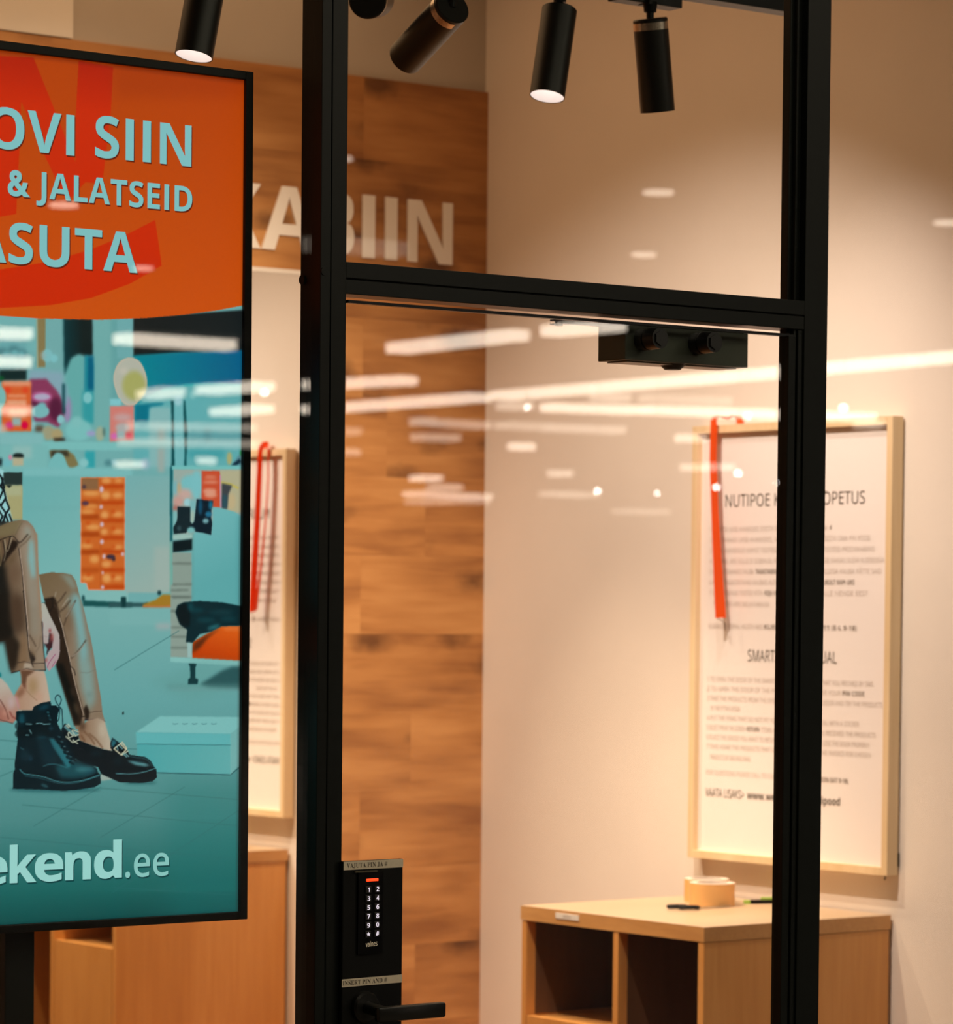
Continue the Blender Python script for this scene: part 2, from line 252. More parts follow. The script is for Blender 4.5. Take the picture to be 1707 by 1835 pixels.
'd': ')8|(6&B($&D&q&K&e&U&[&d&V&w&T(4&V(J&[(^&e(m&q(w($)#(6)%(A)$(J(~(Q(y(X(u(_(p(d(j(e(j(d(u(d)%(d)`({)`({&E(h&E(e&X(d&X(_&S(X&M(R&I(J&E(@&C|(:&V(G&W(R&[(Z&c(`&m(c&z(d(/(d(3(c(D(`(R(Z(^(S(f(H(j(9(l(.(j(#(e&w(]&q(Q&n(C&m(3&n&~&q&p&w&e(#&](.&X',
'e': ')+|(@&B(3&C(&&F&v&K&l&Q&d&Y&^&d&X&p&U(#&T(3&U(B&W(O&]([&c(g&j(p&s(w&~(}(.)$(:)%(F)$(Q(}(Z(x(c(r(j(j(p(a(t(V(v(J(w(>(w(/&m(/&o&z&s&n&z&d()&](4&X(A&V(Y&Y(p&a(p&L(Z&E|&n(B(^(B(](N(Y(X(U(a(N(g(E(k(:(l(0(k(&(g&y(a&t(X&p(N',
'i': '(1|&i);&e);&b)=&_)?&])B&Z)E&Z)J&Z)O&])R&_)U&b)W&e)Y&i)Y&l)Y&p)W&r)U&u)R&v)O&w)J&v)E&u)B&r)?&p)=&l);|&]&E&](~&t(~&t&E',
'k': '(}|&]&E&])`&t)`&t(N&t(B&s(6&t(6&y(<(%(E(+(K(Y(~(v(~(;(>(z&E(^&E(+(/&t&{&t&E',
'l': '(1|&]&E&])`&t)`&t&E',
'n': ')9|&]&E&](~&p(~&s(i&u(i&z(p(%(v(.(z(6(~(?)$(H)%(X)#(f(z(p(s(w(i(}([(~(J(~&E(f&E(f(H(d(W(^(c(S(j(E(l(6(j(+(f(#(^&y(S&u(F&t(7&t&E',
'o': ')6|(=&B(1&C($&F&u&K&l&R&d&Z&]&f&X&r&U($&T(4&V(J&](^&g(l&t(w(+)#(>)%(J)$(V(}(a(w(j(p(r(h(y(^(~(Q)%(C)&(4)$&x(y&f(o&V(a&K(P&D|(=&V(K&X(U&^(^&f(d&q(g(#(i(4(g(D(d(Q(^(](U(e(K(j(=(l(0(j($(e&w(]&r(Q&n(D&m(4&n(#&r&q&w&f($&^(0&X',
'p': ')8|&]%_&](~&p(~&s(i&t(i&y(o($(u(+(y(3(~(<)$(G)%(X)#(g(w(s(m(}(_)((K))(4)(&x(}&e(s&U(g&K(X&D(G&B(=&C(3&E(,&I($&M&y&R&t&W&s&W&t&L&t&@&t%_|(D&V(L&W(S&Y(Y&^(_&d(d&j(g&r(i&{(k(*(k(5(j(D(g(Q(a(](Y(e(O(j(C(l(6(j(+(f(#(_&y(U&v(H&t(9&t(4&u(#&x&p&~&e(+&](5&X',
's': '(n|(&&B&g&E&S&K&S&b&i&Y&q&W&y&V((&U(3&V(;&X(B&[(F&`(I&f(J&l(G&u(<(#(%(.&h(8&b(<&](@&X(E&U(K&S(Q&S(Y&T(e&Y(n&c(v&n({&{)$(0)%(H(~(_(v(V(c(C(j(.(l($(l&x(j&r(h&n(d&k(`&j(Z&k(V&l(S&n(P&y(H(5(>(M(4(S(0(X(,([(&(_&{(a&u(b&n(`&a(Z&U(Q&M(E&G(7&D',
't': '(M|(/&B((&C&{&D&t&F&n&I&i&N&e&T&a&[&_&e&_&p&_(k&I(k&I(v&_)$&h)D&v)D&v(~(F(~(F(k&v(k&v&p&w&h&y&b&~&](&&X(-&V(3&V(>&W(G&Y(G&G(<&D',
'u': ')9|(6&B(%&D&s&H&h&O&a&Y&]&g&Z&x&Z(~&s(~&s&y&u&j&{&`(+&X(9&V(G&W(R&](Z&d(`&o(d&}(e(1(e(~(}(~(}&E(i&E(e&X(d&X(_&Q(X&L(P&H(H&E(?&C',
'v': '(u|&~&E&E(~&_(~(#(&((&t(-&f(/&Z(1&Z(4&f(8&t(=(&([(~(u(~(>&E',
'w': ')g|&p&E&H(~&a(~&u(/&{&r($&^(%&^((&j(,&x(/(+(I(~(d(~(}(+)(&q),&_)-&_)1&q)7(/)K(~)d(~);&E(y&E(a(=(Z(S(V(e(U(e(Q(S(K(=(1&E',
'~': ')-|&R(9&R(N&](V&g([&t(]()([(=(T(M(N(Y(L(_(M(e(N(j(Q(y(](y(H(p(@(e(;(X(9(H(;(4(B(#(G&r(I&m(H&h(G&b(D',
},
'B': {
'.': '(4|&j&A&e&B&b&C&^&F&Z&I&Y&N&X&T&Y&Y&Z&_&^&b&b&e&e&f&j&g&n&f&r&e&v&b&x&_&z&Y&{&T&z&N&x&I&v&F&r&C&n&B',
'0': ')-|(9&B((&D&u&I&i&Q&`&^&V&q&P(/&O(L&O(a&R(r&U)(&Z)6&b)A&k)J&v)Q())T(9)V(I)T(V)O(c)G(l)<(u)(({(j(~(L(}(8(z(&(v&q(q&c(j&W(a&N(U&H(H&D|(9&d(B&f(I&k(N&t(Q(&(S(8(S(L(S(a(Q(q(N)#(I).(B)3(9)5(/)3(().(#)#&z(q&y(a&x(L&y(8&z(&(#&u((&k(/&f',
'1': ')-|(2&E(2([(3(n(3)((.(}($(u&i(c&U(}(:)S([)S([&E',
'2': ')-|&P&E&P&b(&(9(>(R(K(e(M(k(O(q(O(w(N)#(L)*(I).(D)1(>)3(8)4(0)3())1&})/&f(z&O):&b)H&w)R(%)T(0)U(;)U(G)U(Q)R([)O(d)J(k)C(q)<(u)4(x)+(x(}(x(q(v(h(r(_(m(U(g(L(`(D(B(&()&j()&h)#&h)#&E',
'3': ')-|(.&B&t&C&a&G&O&M&O&p&j&g()&d(6&d(@&g(H&k(M&q(P&x(P(%(P(+(O(0(L(4(I(7(D(:(>(<&}(?&n(?&n(_&~(_(-(`(6(a(>(c(C(e(G(h(J(l(L(p(M(t(N(y(M)$(K)+(G)/(B)2(;)4(2)5())4&{)3&t)0&c)&&O)C&W)H&a)L&k)P&v)S(()U(5)U(G)T(W)P(e)J(o)@(t)5(v)((u(u(q(k(j(b(b(Z(W(U(L(Q(L(P(Z(M(g(I(p(B(w(:({(0(}(#({&s(x&i(t&`(m&W(e&P(Y&J(M&F(>&C',
'4': ')-|(C&E(C&n&J&n&J(0(E)S(k)S(k(3)((3)(&n(k&n(k&E|&n(3(C(3(C(T(C(d(C(t(D)#(C)#(>(t(7(i',
'5': ')-|(-&B&j&E&R&M&R&q&k&h(+&d(6&e(@&h(G&l(L&r(O&y(P()(N(5(G(>(;(D(*(F&t(D&g(A&V(J&^)S(m)S(m)0(()0(#(e(.(g(=(g(H(g(R(e(](a(e([(l(T(r(L(w(C(y(8(z(,(x&s(r&c(g&T(W&J(D&D',
'6': ')-|(<&B(/&C&~&F&r&K&h&R&`&]&X&h&S&v&O(+&N(=&Q(_&S(j&V(t&Y)#&_)-&d)5&k)=&s)D&})J(-)O(9)R(F)T(V)U(d)U(p)S(p)3(e)5(X)5(J)4(=)2(3).(+)(($({&{(s&x(i&v(_&u(R&v(R&z(X(%(_(,(c(3(g(<(i(F(j(V(h(d(c(o(Y(w(M(}(>)#(,(}&s(v&b(l&T(_&J(N&D|(;&d(B&e(I&g(N&l(R&r(U&{(V(+(U(4(S(;(O(A(J(F(D(I(<(I(6(I(1(H(,(F(((C(#(?&{(<&y(7&x(3&x(/&{&x&~&r(&&n(+&i(/&f(5&d',
'7': ')-|&d&E(R)1&L)1&L)S)#)S)#)9(4&E',
'8': ')-|(9&B($&D&n&H&a&P&V&Z&P&h&N&w&P()&S(4&Y(=&b(D&k(K&t(P&l(V&e(]&^(e&X(m&U(v&T)&&U)1&X)9&^)A&d)G&l)L&u)P(#)S(.)U(9)U(D)U(N)S(W)P(a)L(h)G(o)A(s)9(v)1(w)&(v(v(s(m(m(e(f(^(^(W(T(Q(h(E(n(@(s(:(w(4(z(-(}(%(~&x(}&n(y&d(u&[(n&T(f&N(]&I(Q&E(F&C|(9(c(I(n(M(r(O(x(P)#(O)*(M)/(I)3(E)5(?)7(9)8(2)7(-)5(()3(#)/&})*&{)#&}(x($(r(((n|(8&a(A&b(I&d(O&h(S&l(V&r(V&y(V&~(T(((R(,(G(5(:(>(7(@(/(;()(7&~(2&x(,&v(%&u&y&v&r&x&m&}&h((&d(/&b',
'9': ')-|&v&B&i&C&[&D&[&f&g&d&s&c((&d(4&f(>&k(F&p(L&w(P(%(T(/(V(:(W(E(U(E(Q(?(L(:(F(5(?(1(6(/(+(/&u(0&h(6&](>&T(K&O(Y&N(l&P)%&U)6&`)C&m)M&~)S(6)U(C)T(N)Q(Y)L(d)E(m)<(t)0(y(~(}(m(~(Z({(9(y(/(v(#(r&u(n&k(h&c(a&Z(X&S(O&M(E&I(9&E(+&C|(6(N(<(N(A(P(F(R(P(](R(a(S(e(T(i(P({(N)%(K)+(G)/(B)2(=)4(7)4(/)4())1&~),&y)%&w(w&v(m&w(d&y(]&}(V(&(Q(.(O',
'A': ')L|&E&E(0)T(b)T)L&E({&E(m&t(%&t&r&E|(0(<(c(<(T(i(P(u(L))(I)6(E)((A(s(>(i',
'B': ')H|&^&E&^)S(@)S(W)R(l)N({)H)))B)0)9)3)/)4(})4(r)1(i)-(a)&(Y(z(T(q(R(q(P)((J)-(F)1(A)5(<)7(5)9(-)9(#)7&m)1&`)%&T(r&L(a&G(L&E|(-(a(D(a(O(a(W(c(^(f(b(k(d(p(e(w(d(~(a))(])-(U)/(M)1(B)1(-)1|(-&h(G&h(R&h([&k(b&o(f&t(h&z(i(((h(.(f(4(b(9(Z(=(R(?(F(@(-(@',
'C': ')>|(R&B(?&D(/&H&{&O&o&X&f&d&_&r&Y((&V(9&U(L&V(_&Y(p&`)%&h)4&r)?($)I(3)P(C)T(V)U(s)R)5)H)()&(l)0(e)2(^)3(V)4(G)2(;),(2(}(+(o(&(_($(K(&(8(+()(1&v(:&m(F&g(V&e(n&h)-&o)-&L(n&E',
'D': ')Z|&^&E&^)S(@)S(T)R(f)N(v)H)))@)5)5)>)()E(s)I(b)J(N)H(7)C&~);&l)/&_(z&S(h&K(R&G(:&E|(-&h(>&h(P&i(`&o(k&w(s(*(x(9(z(M(x(a(t(q(l(~(a)+(S)0(C)1(-)1',
'E': '))|&^&E&^)S(t)S(t)1(-)1(-(a(o(a(o(?(-(?(-&h(t&h(t&E',
'G': ')U|(U&B(A&D(/&I&y&Q&m&]&c&k&Z&}&V(5&U(L&V(`&Z(r&a)&&j)5&v)@())I(9)P(K)T(a)U)$)R)@)J)2))(x)1(a)4(T)3(J)0(A),(9)$(2(x(-(o()(e(%(X($(K(%(?(((4(+(*(/&{(4&t(;&m(C&i(L&f(W&e(g&f(r&h(r(6(M(6(M(X)@(X)@&M({&E',
'H': ')b|&^&E&^)S(-)S(-(b(z(b(z)S)H)S)H&E(z&E(z(?(-(?(-&E',
'I': '(T|&N&E&N&]&f&h&f)1&N)<&N)S(L)S(L)<(5)1(5&h(L&](L&E',
'J': '(E|&I%g&;%h&1%j&1&1&:&0&D&/&Q&1&U&4&X&7&Z&<&]&A&^&H&^&Q&^)S(-)S(-&Q(,&B()&5($&)&y%z&r%s&j%m&`%j&U%g',
'K': ')E|&^&E&^)S(-)S(-(T(5(`(=(l(r)S)E)S([(W)E&E(q&E(>(=(-(1(-&E',
'L': ')+|&^&E&^)S(-)S(-&h(}&h(}&E',
'M': '*7|&^&E&^)S(<)S(j&s(k&s)A)S)y)S)y&E)R&E)R(G)S(])S(s)T)))S))(}&E(U&E(&))(%))(&(s((([(((E((&E',
'N': ')n|&^&E&^)S(7)S)2&v)3&v)1(7)1(Q)1)S)U)S)U&E(}&E(&)#(%)#(((c(((F((&E',
'O': ')j|(W&B(C&D(2&H&~&O&q&X&g&e&_&r&Y((&V(9&U(L&V(`&Y(r&_)&&g)5&q)@&~)J(2)P(C)T(W)V(l)T(~)P)1)J)>)@)H)5)O)&)U(r)X(`)Y(L)X(9)U(()O&r)H&e)>&X)1&O(~&H(l&D|(W&e(h&g(t&m(~&w)*(*)-(:)/(L)-(`)*(p(~(~(t),(h)2(W)4(H)2(;),(2(~(+(p(((`(%(L(((:(+(*(2&w(;&m(G&g',
'P': ')<|&^&E&^)S(A)S(X)Q(k)L(y)C)()7).)()0(q)/(f)-([))(Q(~(G(u(@(k(9(_(4(P(1(>(0(-(0(-&E|(-(R(:(R(E(R(N(U(U(X([(_(_(f(a(p(^(}(W)+(M)0(?)1(-)1',
'R': ')D|&^&E&^)S(<)S(T)Q(h)L(w)E)&)9).)+)0(s)/(k)-(c)+([)&(U(~(P(w(K(f(@)D&E(q&E(C(6(-(6(-&E|(-(W(:(W(F(W(P(Z(W(^(](d(`(j(a(r(_(z([)&(V),(O)/(E)1(9)1(-)1',
'S': ')&|(/&B&u&D&c&G&Q&N&Q&u&o&j&x&g((&e(2&e(;&f(B&g(G&k(K&o(M&t(N&y(L(%(I(,(C(1(((?&t(F&e(Q&`(V&[([&X(b&V(i&T(q&T(y&U)/&[)<&f)G&s)O())T(<)U(E)U(O)T(X)R(u)H(h)((P)1(:)4(3)3(-)1(().($)*&~)%&}(z&~(t(%(o(+(j(G([(a(L(g(G(l(A(q(:(t(3(v(+(v&{(t&k(n&^(d&Q(U&I(C&D',
'T': ')/|($&E($)1&J)1&J)S)))S)))1(N)1(N&E',
'U': ')_|(Q&B(?&D(/&G&}&M&q&V&f&e&_&v&](0&])S(+)S(+(6(,(((0&w(5&o(=&j(F&g(R&e(_&g(h&j(p&p(u&x(x()(y(7(y)S)G)S)G(0)F&~)C&q)?&f)8&[)/&S)#&L(q&F(c&C',
'V': ')B|(-&E&E)S&o)S(9(:(<(/(@&x(C&i(F&x(J(/(M(:(s)S)B)S(Y&E',
'd': ')=|(/&B&z&D&m&K&b&V&X&e&S&x&Q(5&S(L&X(`&b(o&m(z&{)%(1)((:)((C)%(K(}(Q(x(V(s([(m(](m(Z(y(Y)0(Y)`)()`)(&E(c&E([&X(Y&X(U&R(O&M(I&I(B&E(9&C|(=&c(G&d(O&h(U&m(Y&u([($(](1(](5([(B(Y(M(U(V(P(](G(a(=(b(5(a(.(](((U(#(M&{(B&{(5&{(&(#&w((&n(.&h(5&d',
'e': ')2|(C&B(5&C((&F&v&K&l&Q&c&Y&[&d&U&p&R(#&Q(4&R(D&U(S&Z(`&a(k&j(s&s(z(#)$(0)&(=)((P)%(a({(n(q(x(d)#(R)%(?)%(+&{(+&}&{($&r(+&k(2&e(;&b(E&a(`&d(x&m(x&M(a&E|&{(F(Z(F(Y(N(V(V(S(](M(b(F(e(>(f(6(e(0(c(*(^(%(W&~(P',
'i': '(>|&o)8&i)8&d):&`)<&[)@&Y)E&X)L&Y)R&[)W&`)[&d)^&i)`&o)`&u)`&z)^(#)[(()W(*)R(+)L(*)E(()@(#)<&z):&u)8|&Z&E&Z)%())%()&E',
'k': '):|&Z&E&Z)`())`()(^(((L(&(<(&(<(0(G(9(R(c)%)6)%(U(?):&E(e&E(:(&()&t()&E',
'n': ')C|&Z&E&Z)%&z)%($(m(&(m(,(t(3(y(:(~(C)%(K)((T)((d)&(q(~({(v))(k).(^)/(L)/&E(a&E(a(B(a(K(_(S([(Y(V(_(P(b(I(b(>(a(5(](0(U(,(K(*(?()(1()&E',
'o': ')9|(?&B(2&C($&F&t&K&j&R&b&[&Z&f&U&r&R(%&Q(6&S(L&Z(`&e(o&s(z(+)%(@)((M)&(Y)#(e(y(o(s(w(j)#(`))(S),(E)-(6)+&y)$&f(t&V(f&K(S&E|(?&d(I&e(Q&i(V&o(Z&w(^(((^(6(^(C(Z(N(V(V(P(](I(a(?(b(5(a(.(](((V(#(N&}(C&{(6&}(((#&w((&o(.&i(6&e',
'p': ')=|&Z%_&Z)%&{)%(&(m()(m(-(r(3(w(9(}(@)$(I)((S)((c)%(p(z(}(o)*(`)/(L)1(6)/&y)*&f({&V(p&K(b&D(R&B(H&C(?&E(8&H()&U(&&U()&@()%_|(F&d(O&e(U&i([&o(_&x(a()(b(6(`(I(Z(W(R(`(F(b(<(a(5(^(0(X(,(P(*(F()(:()(6(*()(,&x(/&o(5&i(<&e',
't': '(b|(3&B(+&C&~&D&v&G&o&J&j&O&e&V&b&_&`&h&_&t&_(b&K(b&K(s&b)%&n)E(-)E(-)%(V)%(V(b(-(b(-&t(.&o(/&k(2&g(6&e(:&d(?&c(L&e(X&h(X&I(H&D',
'u': ')C|(4&B(%&D&s&H&h&O&`&Y&[&h&Y&y&Y)%(()%((()()&y(+&r(.&k(2&g(8&d(@&c(K&e(S&i(Y&p(^&y(`(+(a(:(a)%)/)%)/&E(j&E(e&X(b&X(]&Q(V&L(N&G(F&E(=&C',
'w': ')z|&r&E&H)%&p)%(&(>(+(.(.&u(/&h(1&h(2&r(4($(6(1(7(8(I)%(v)%)-(8)0(,)3&u)4&h)5&h)7&u):(-)>(>)O)%)w)%)L&E({&E(o&y(l(-(h(@(c(S(`(a(_(a([(S(W(@(R(-(O&y(C&E',
},
'S': {
'#': ')A|&d&E&o(#&L(#&L(6&r(6&{(b&V(b&V(t(#(t(/)S(B)S(7(t(_(t(j)S(})S(q(t):(t):(b(n(b(f(6)0(6)0(#(b(#(V&E(C&E(N(#(((#&w&E|(+(6(R(6(Z(b(3(b',
'A': ')B|&B&E&B&L&F&M&K&N&N&Q&R&U&U&[&Y&d(>)M(F)M)-&i)7&S);&O)?&M)D&L)D&E(H&E(H&L(T&M([&Q(^&W(Y&g(Q&{&o&{&e&b&d&^&d&X&f&R&m&N&w&L&y&L&y&E|&s(,(M(,(3(m',
'D': ')Y|&M&E&M&L&U&M&Z&N&_&Q&b&U&c&[&d&d&d))&c)2&a)9&^)=&Y)@&S)B&K)B&K)I(E)I([)H(p)C)&)<)5)1)@)#)H(o)M(])N(G)L(+)D&n)6&])#&O(f&H(G&E|(E&O(Q&P(]&T(f&Z(m&d(t&t(x(.(y(H(x(b(t(v(l),(c)7(U)>(E)@(?)@(;)?(8)<(6)9(5)4(5)-(5&c(5&[(6&V(8&S(;&P(?&O',
'E': ')D|&K&E&K&L&S&L&Z&N&_&Q&b&U&d&]&d&e&d)%&d)1&b)8&_)=&Y)@&S)B&K)B&K)I)3)I)3(m),(m))(}(~)-(u)6(j);([)>(I)?(<)>(9)=(8)<(6):(5).(5(N(9(N(D(O(M(R(T(X(Y(`(^(j(`(w(g(w(g&u(`&u(_($(](.(Y(5(V(:(Q(>(L(A(F(C(?(E(6(E(5(E(5&a(5&Z(7&V(9&S(<&Q(A&P(H&P(U&Q(a&R(j&T(s&X({&^)&&d)-&k)3&u)7($)?($)4&E',
'I': '(T|&J&E&J&L&R&M&Y&O&^&R&b&V&c&]&d&d&d).&d)5&b):&_)>&Z)@&S)B&J)B&J)I(N)I(N)B(E)B(?)@(:)>(7):(6)5(5).(5&e(7&W(9&T(;&Q(>&O(N&L(N&E',
'J': '(q|&r&+&i&+&b&-&Z&0&S&3&N&7&J&<&F&B&D&H&D&N&D&T&F&Y&I&^&M&a&R&c&W&d&]&c&b&b&f&_&i&Z&j&U&k&P&h&D&e&=&f&9&j&6&p&5&v&6&z&8&~&;($&@(&&F(&&N(&)%($)7&~):&z)=&w)?&f)B&f)I(k)I(k)B([)?(X)=(U);(T)7(R)%(R&i(P&V(L&F(C&:(8&2()&-',
'N': ')X|)4&A&q(y&q&e&q&]&s&V&u&Q&z&O(%&M(/&L(/&E&L&E&L&L&[&N&_&P&a&R&b&V&d&e&d).&T)@&L)B&L)I(+)I)/(/)/)*)-)9),)<)*)>)%)@(q)B(q)I)S)I)S)B)K)B)D)@)@)=)>)9)<)2)<)*)<&A',
'P': '):|&K&E&K&L&S&M&Z&O&_&R&b&V&c&^&d&f&d)+&c)2&b)8&_)=&Z)?&S)A&K)B&K)I(A)I(V)H(g)F(s)C(})>)))9)/)2)3)*)6({)7(r)5(c)/(V)%(L(s(D(b(@(M(>(5(>(5&f(5&^(7&V(:&R(>&O(D&M(M&L(M&E|(5(H(=(H(I(I(R(L(Y(Q(^(X(a(d(b(q(a(~(_).(Z)6(T);(M)>(C)?(>)?(:)>(8)=(6):(5)7(5)2',
'R': ')P|&K&E&K&L&S&M&Z&O&_&R&b&V&c&^&d&f&d)+&c)2&b)8&_)=&Z)?&S)A&K)B&K)I(C)I([)H(p)D)%)=)1)4)8)():(s)7(d)0(V(~(L(k(E)@&Y)H&O)K&M)N&L)R&L)S&L)S&E(t&E(=(A(5(A(5&f(5&^(7&V(:&R(>&O(D&M(M&L(M&E|(5(I(=(I(J(K(T(N(](S(b([(e(f(f(s(d)*(^)6(T)=(F)?(?)?(;)>(8)<(6)9(5)4(5)-',
'S': ')/|&V&A&V(+&_(+&d&s&k&e&s&Y&}&Q(.&L(;&K(D&L(L&O(S&S(X&Z([&b([&j(Y&u(R(#(F(,(-(8&y(@&m(H&e(Q&_(Z&Z(f&Y(r&Z(}&]),&a)4&f);&m)B&t)G&~)J(,)M(6)M(H)L(^)F(b)E(e)E(i)F(l)I(m)M(u)M(u(m(n(m(k(v(g)$(b)-(])4(V):(O)?(H)B(A)D(:)E(1)D(*)B(#)>&y)8&w)2&v)+&w)#&y(y&~(t(((o(/(k(7(f(Q(Y([(T(e(O(l(I(q(D(v(>(y(7({(0(}()(~&{(}&p(y&f(u&](n&T(g&M(]&H(R&D(F&B(9&A(+&B&x&E&m&I&h&J&b&H&^&A',
'T': ')<|&k&E&k&L&s&M&z&N($&Q((&V(*&^(*&f(*)@(()@&t)?&i);&`)4&X)+&S(z&Q(l&I(l&I)I)7)I)7(l)0(l),)%(})5(m)=(W)@(U)@(U&f(V&](X&V([&Q(`&N(g&M(p&L(p&E',
'U': ')X|(O&@(9&B(&&G&t&P&k&^&e&o&c(*&c)+&c)2&a)8&^)=&Y)?&S)A&K)B&K)I(L)I(L)B(=)@(:)>(8)<(6)9(4)+(4(#(5&o(8&d(=&Z(D&S(N&O(Z&N(o&Q)#&])-&n)0(,)0)*)/)2).)8)+)<)%)?(y)A(p)B(p)I)Q)I)Q)B)I)A)D)?)@)<)>)7)<)2)<)*)<(5):&u)4&b)+&R(w&H(f&B',
'V': ')>|(A&@&W)+&N);&J)?&F)A&?)B&?)I(@)I(@)B(.)@(+)>(*);())7(,)*(S($(x)*({)7(z);(y)>(v)@(e)B(e)I)D)I)D)B)?)B):)@)6)>)3):)/)4),),(H&@',
},
}

def dec(t): return [((AB.index(t[i])*len(AB)+AB.index(t[i+1]))-300)/400 for i in range(0, len(t), 2)]
_gl = {}
def outline(ch, font):
    k = (ch, font)
    if k not in _gl and ch == 'I' and font != 'S':   # plain upright stem
        ys = [p[1] for q in outline('L', font)[1] for p in q]; xs_ = min(p[0] for q in outline('L', font)[1] for p in q); c_ = max(ys); w_ = c_*(.225 if font == 'B' else .125)
        _gl[k] = (w_+2*xs_, [[(xs_, 0), (xs_+w_, 0), (xs_+w_, c_), (xs_, c_)]])
    if k not in _gl:
        t = FONTS[font].get(ch) or FONTS['R'][ch]; pr_ = t.split('|'); adv = dec(pr_[0])[0]; cs = []
        for q in pr_[1:]:
            if q: v = dec(q); cs.append(list(zip(v[0::2], v[1::2])))
        _gl[k] = (adv, cs)
    return _gl[k]
_cache = {}
def glyphs(s, bold=0.0, ext=0.0, font='R'):
    k = (s, bold, ext, font)
    if k in _cache: return _cache[k]
    c = bpy.data.curves.new('t', 'CURVE'); c.dimensions = '2D'; c.fill_mode = 'BOTH'; c.offset = bold; c.extrude = ext; x = 0
    def add(cs, dx, dy=0, sx=1, sy=1):
        for q in cs:
            sp = c.splines.new('POLY'); sp.points.add(len(q)-1); sp.use_cyclic_u = True
            sp.points.foreach_set('co', [v for p in q for v in (p[0]*sx+dx, p[1]*sy+dy, 0, 1)])
    for ch in s:
        if ch == ' ': x += .19; continue
        base = {'Õ': 'O', 'Ä': 'A'}.get(ch, ch); adv, cs = outline(base, font); add(cs, x)
        if ch == 'Õ': add(outline('~', 'R')[1], x+adv/2-.15, .35, .6, .6)
        if ch == 'Ä': add(outline('.', 'R')[1], x+adv/2-.15, .56); add(outline('.', 'R')[1], x+adv/2-.02, .56)
        x += adv
    o = bpy.data.objects.new('t', c); COL.objects.link(o)
    bpy.context.view_layer.update()
    me = bpy.data.meshes.new_from_object(o.evaluated_get(bpy.context.evaluated_depsgraph_get()))
    V = np.array([v.co[:] for v in me.vertices]) if len(me.vertices) else np.zeros((0, 3)); Fc = [tuple(p.vertices) for p in me.polygons]
    bpy.data.objects.remove(o); bpy.data.curves.remove(c); bpy.data.meshes.remove(me)
    _cache[k] = (V, Fc); return V, Fc
def caph(bold, font='R'): return max(p[1] for q in outline('T', font)[1] for p in q)+2*bold
def place_text(s, org, right, up, width, cap, bold=0.0, depth=0.0, font='R'):
    V, Fc = glyphs(s, bold, .5 if depth else 0, font)
    x0, x1 = V[:, 0].min(), V[:, 0].max(); ch = caph(bold, font)
    org, right, up = map(np.array, (org, right, up)); nrm = np.cross(right, up)
    sx = width/(x1-x0); sy = cap/ch
    P = org[None]+np.outer((V[:, 0]-x0)*sx, right)+np.outer((V[:, 1]+bold)*sy, up)+np.outer((V[:, 2]+.5)*depth if depth else V[:, 2]*0, nrm)
    return P, Fc
def text_obj(name, items, m, parent=None):
    Vs, Fs, k = [], [], 0
    for P, Fc in items:
        Vs.append(P); Fs += [tuple(i+k for i in f) for f in Fc]; k += len(P)
    me = bpy.data.meshes.new(name); me.from_pydata(np.concatenate(Vs).tolist(), [], Fs); me.update()
    return link(name, me, m, parent)

# ---------------------------------------------------------------- materials
M_frame = noisy(mat('black_powder_coat', (.0060, .0080, .0068), .4, spec=.25), 60, .1)
M_frame2 = mat('black_satin', (.003, .0036, .0036), .3, spec=.3)
M_rub = mat('black_gasket', (.002, .002, .002), .8, spec=.2)
M_blk = mat('black_plastic', (.0036, .0042, .0042), .4, spec=.25)
M_gloss = mat('black_gloss', (.0015, .0015, .0015), .08, spec=.3)
M_chrome = noisy(mat('brushed_chrome', (.75, .66, .56), .32, 1), 300, .2)
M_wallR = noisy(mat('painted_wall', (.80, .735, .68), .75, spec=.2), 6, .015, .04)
M_wallU = noisy(mat('upper_wall', (.50, .45, .39), .8, spec=.2), 6, .02, .04)
M_cream = noisy(mat('pale_sheet', (.80, .76, .70), .8, spec=.2), 6, .02)
M_ceil = mat('ceiling_paint', (.55, .46, .38), .9, spec=.1)
M_floor = wood('shop_floor', (.30, .13, .05), (.42, .19, .07), (.52, .25, .10), 0, .5)
M_oakwall = wood('oak_planks', (.27, .105, .030), (.43, .19, .058), (.54, .265, .092), 0, 1.0, .5, .9, 16)
M_oak = wood('light_oak_side', (.60, .27, .070), (.66, .31, .085), (.72, .36, .11), 2, 1.0, .42, 0, 34)
M_oakt = wood('light_oak_top', (.52, .37, .24), (.55, .40, .26), (.58, .43, .28), 0, 1.0, .32, 0, 40)
M_oakd = wood('light_oak_edge', (.54, .27, .09), (.62, .32, .11), (.68, .37, .14), 1, 1.0, .4, 0, 60)
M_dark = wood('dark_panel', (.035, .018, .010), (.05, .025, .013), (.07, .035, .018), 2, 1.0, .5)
M_ash = wood('pale_ash_frame', (.70, .52, .30), (.76, .58, .36), (.82, .65, .43), 2, 1.0, .45, 0, 30)
M_white = mat('white_lettering', (.82, .78, .74), .55)
M_paper = mat('white_poster_paper', (.87, .82, .82), .5)
M_ink = mat('dark_print', (.09, .075, .055), .7)
M_inkl = mat('grey_print', (.56, .49, .45), .7)
M_kraft = mat('brown_packing_tape', (.72, .40, .15), .35)
M_kraftw = noisy(mat('tape_core_paper', (.66, .58, .52), .8), 60, .06)
M_label = noisy(mat('paper_label', (.80, .70, .54), .7), 200, .05)
M_steel = mat('steel', (.5, .45, .4), .25, 1)
M_green = mat('green_plastic', (.35, .55, .10), .4)
M_glass = glass_mat('shop_glass')
M_mirror = mat('mirror_silver', (.93, .92, .88), 0.0, 1)
M_trimw = mat('pale_metal_profile', (.75, .70, .66), .35)
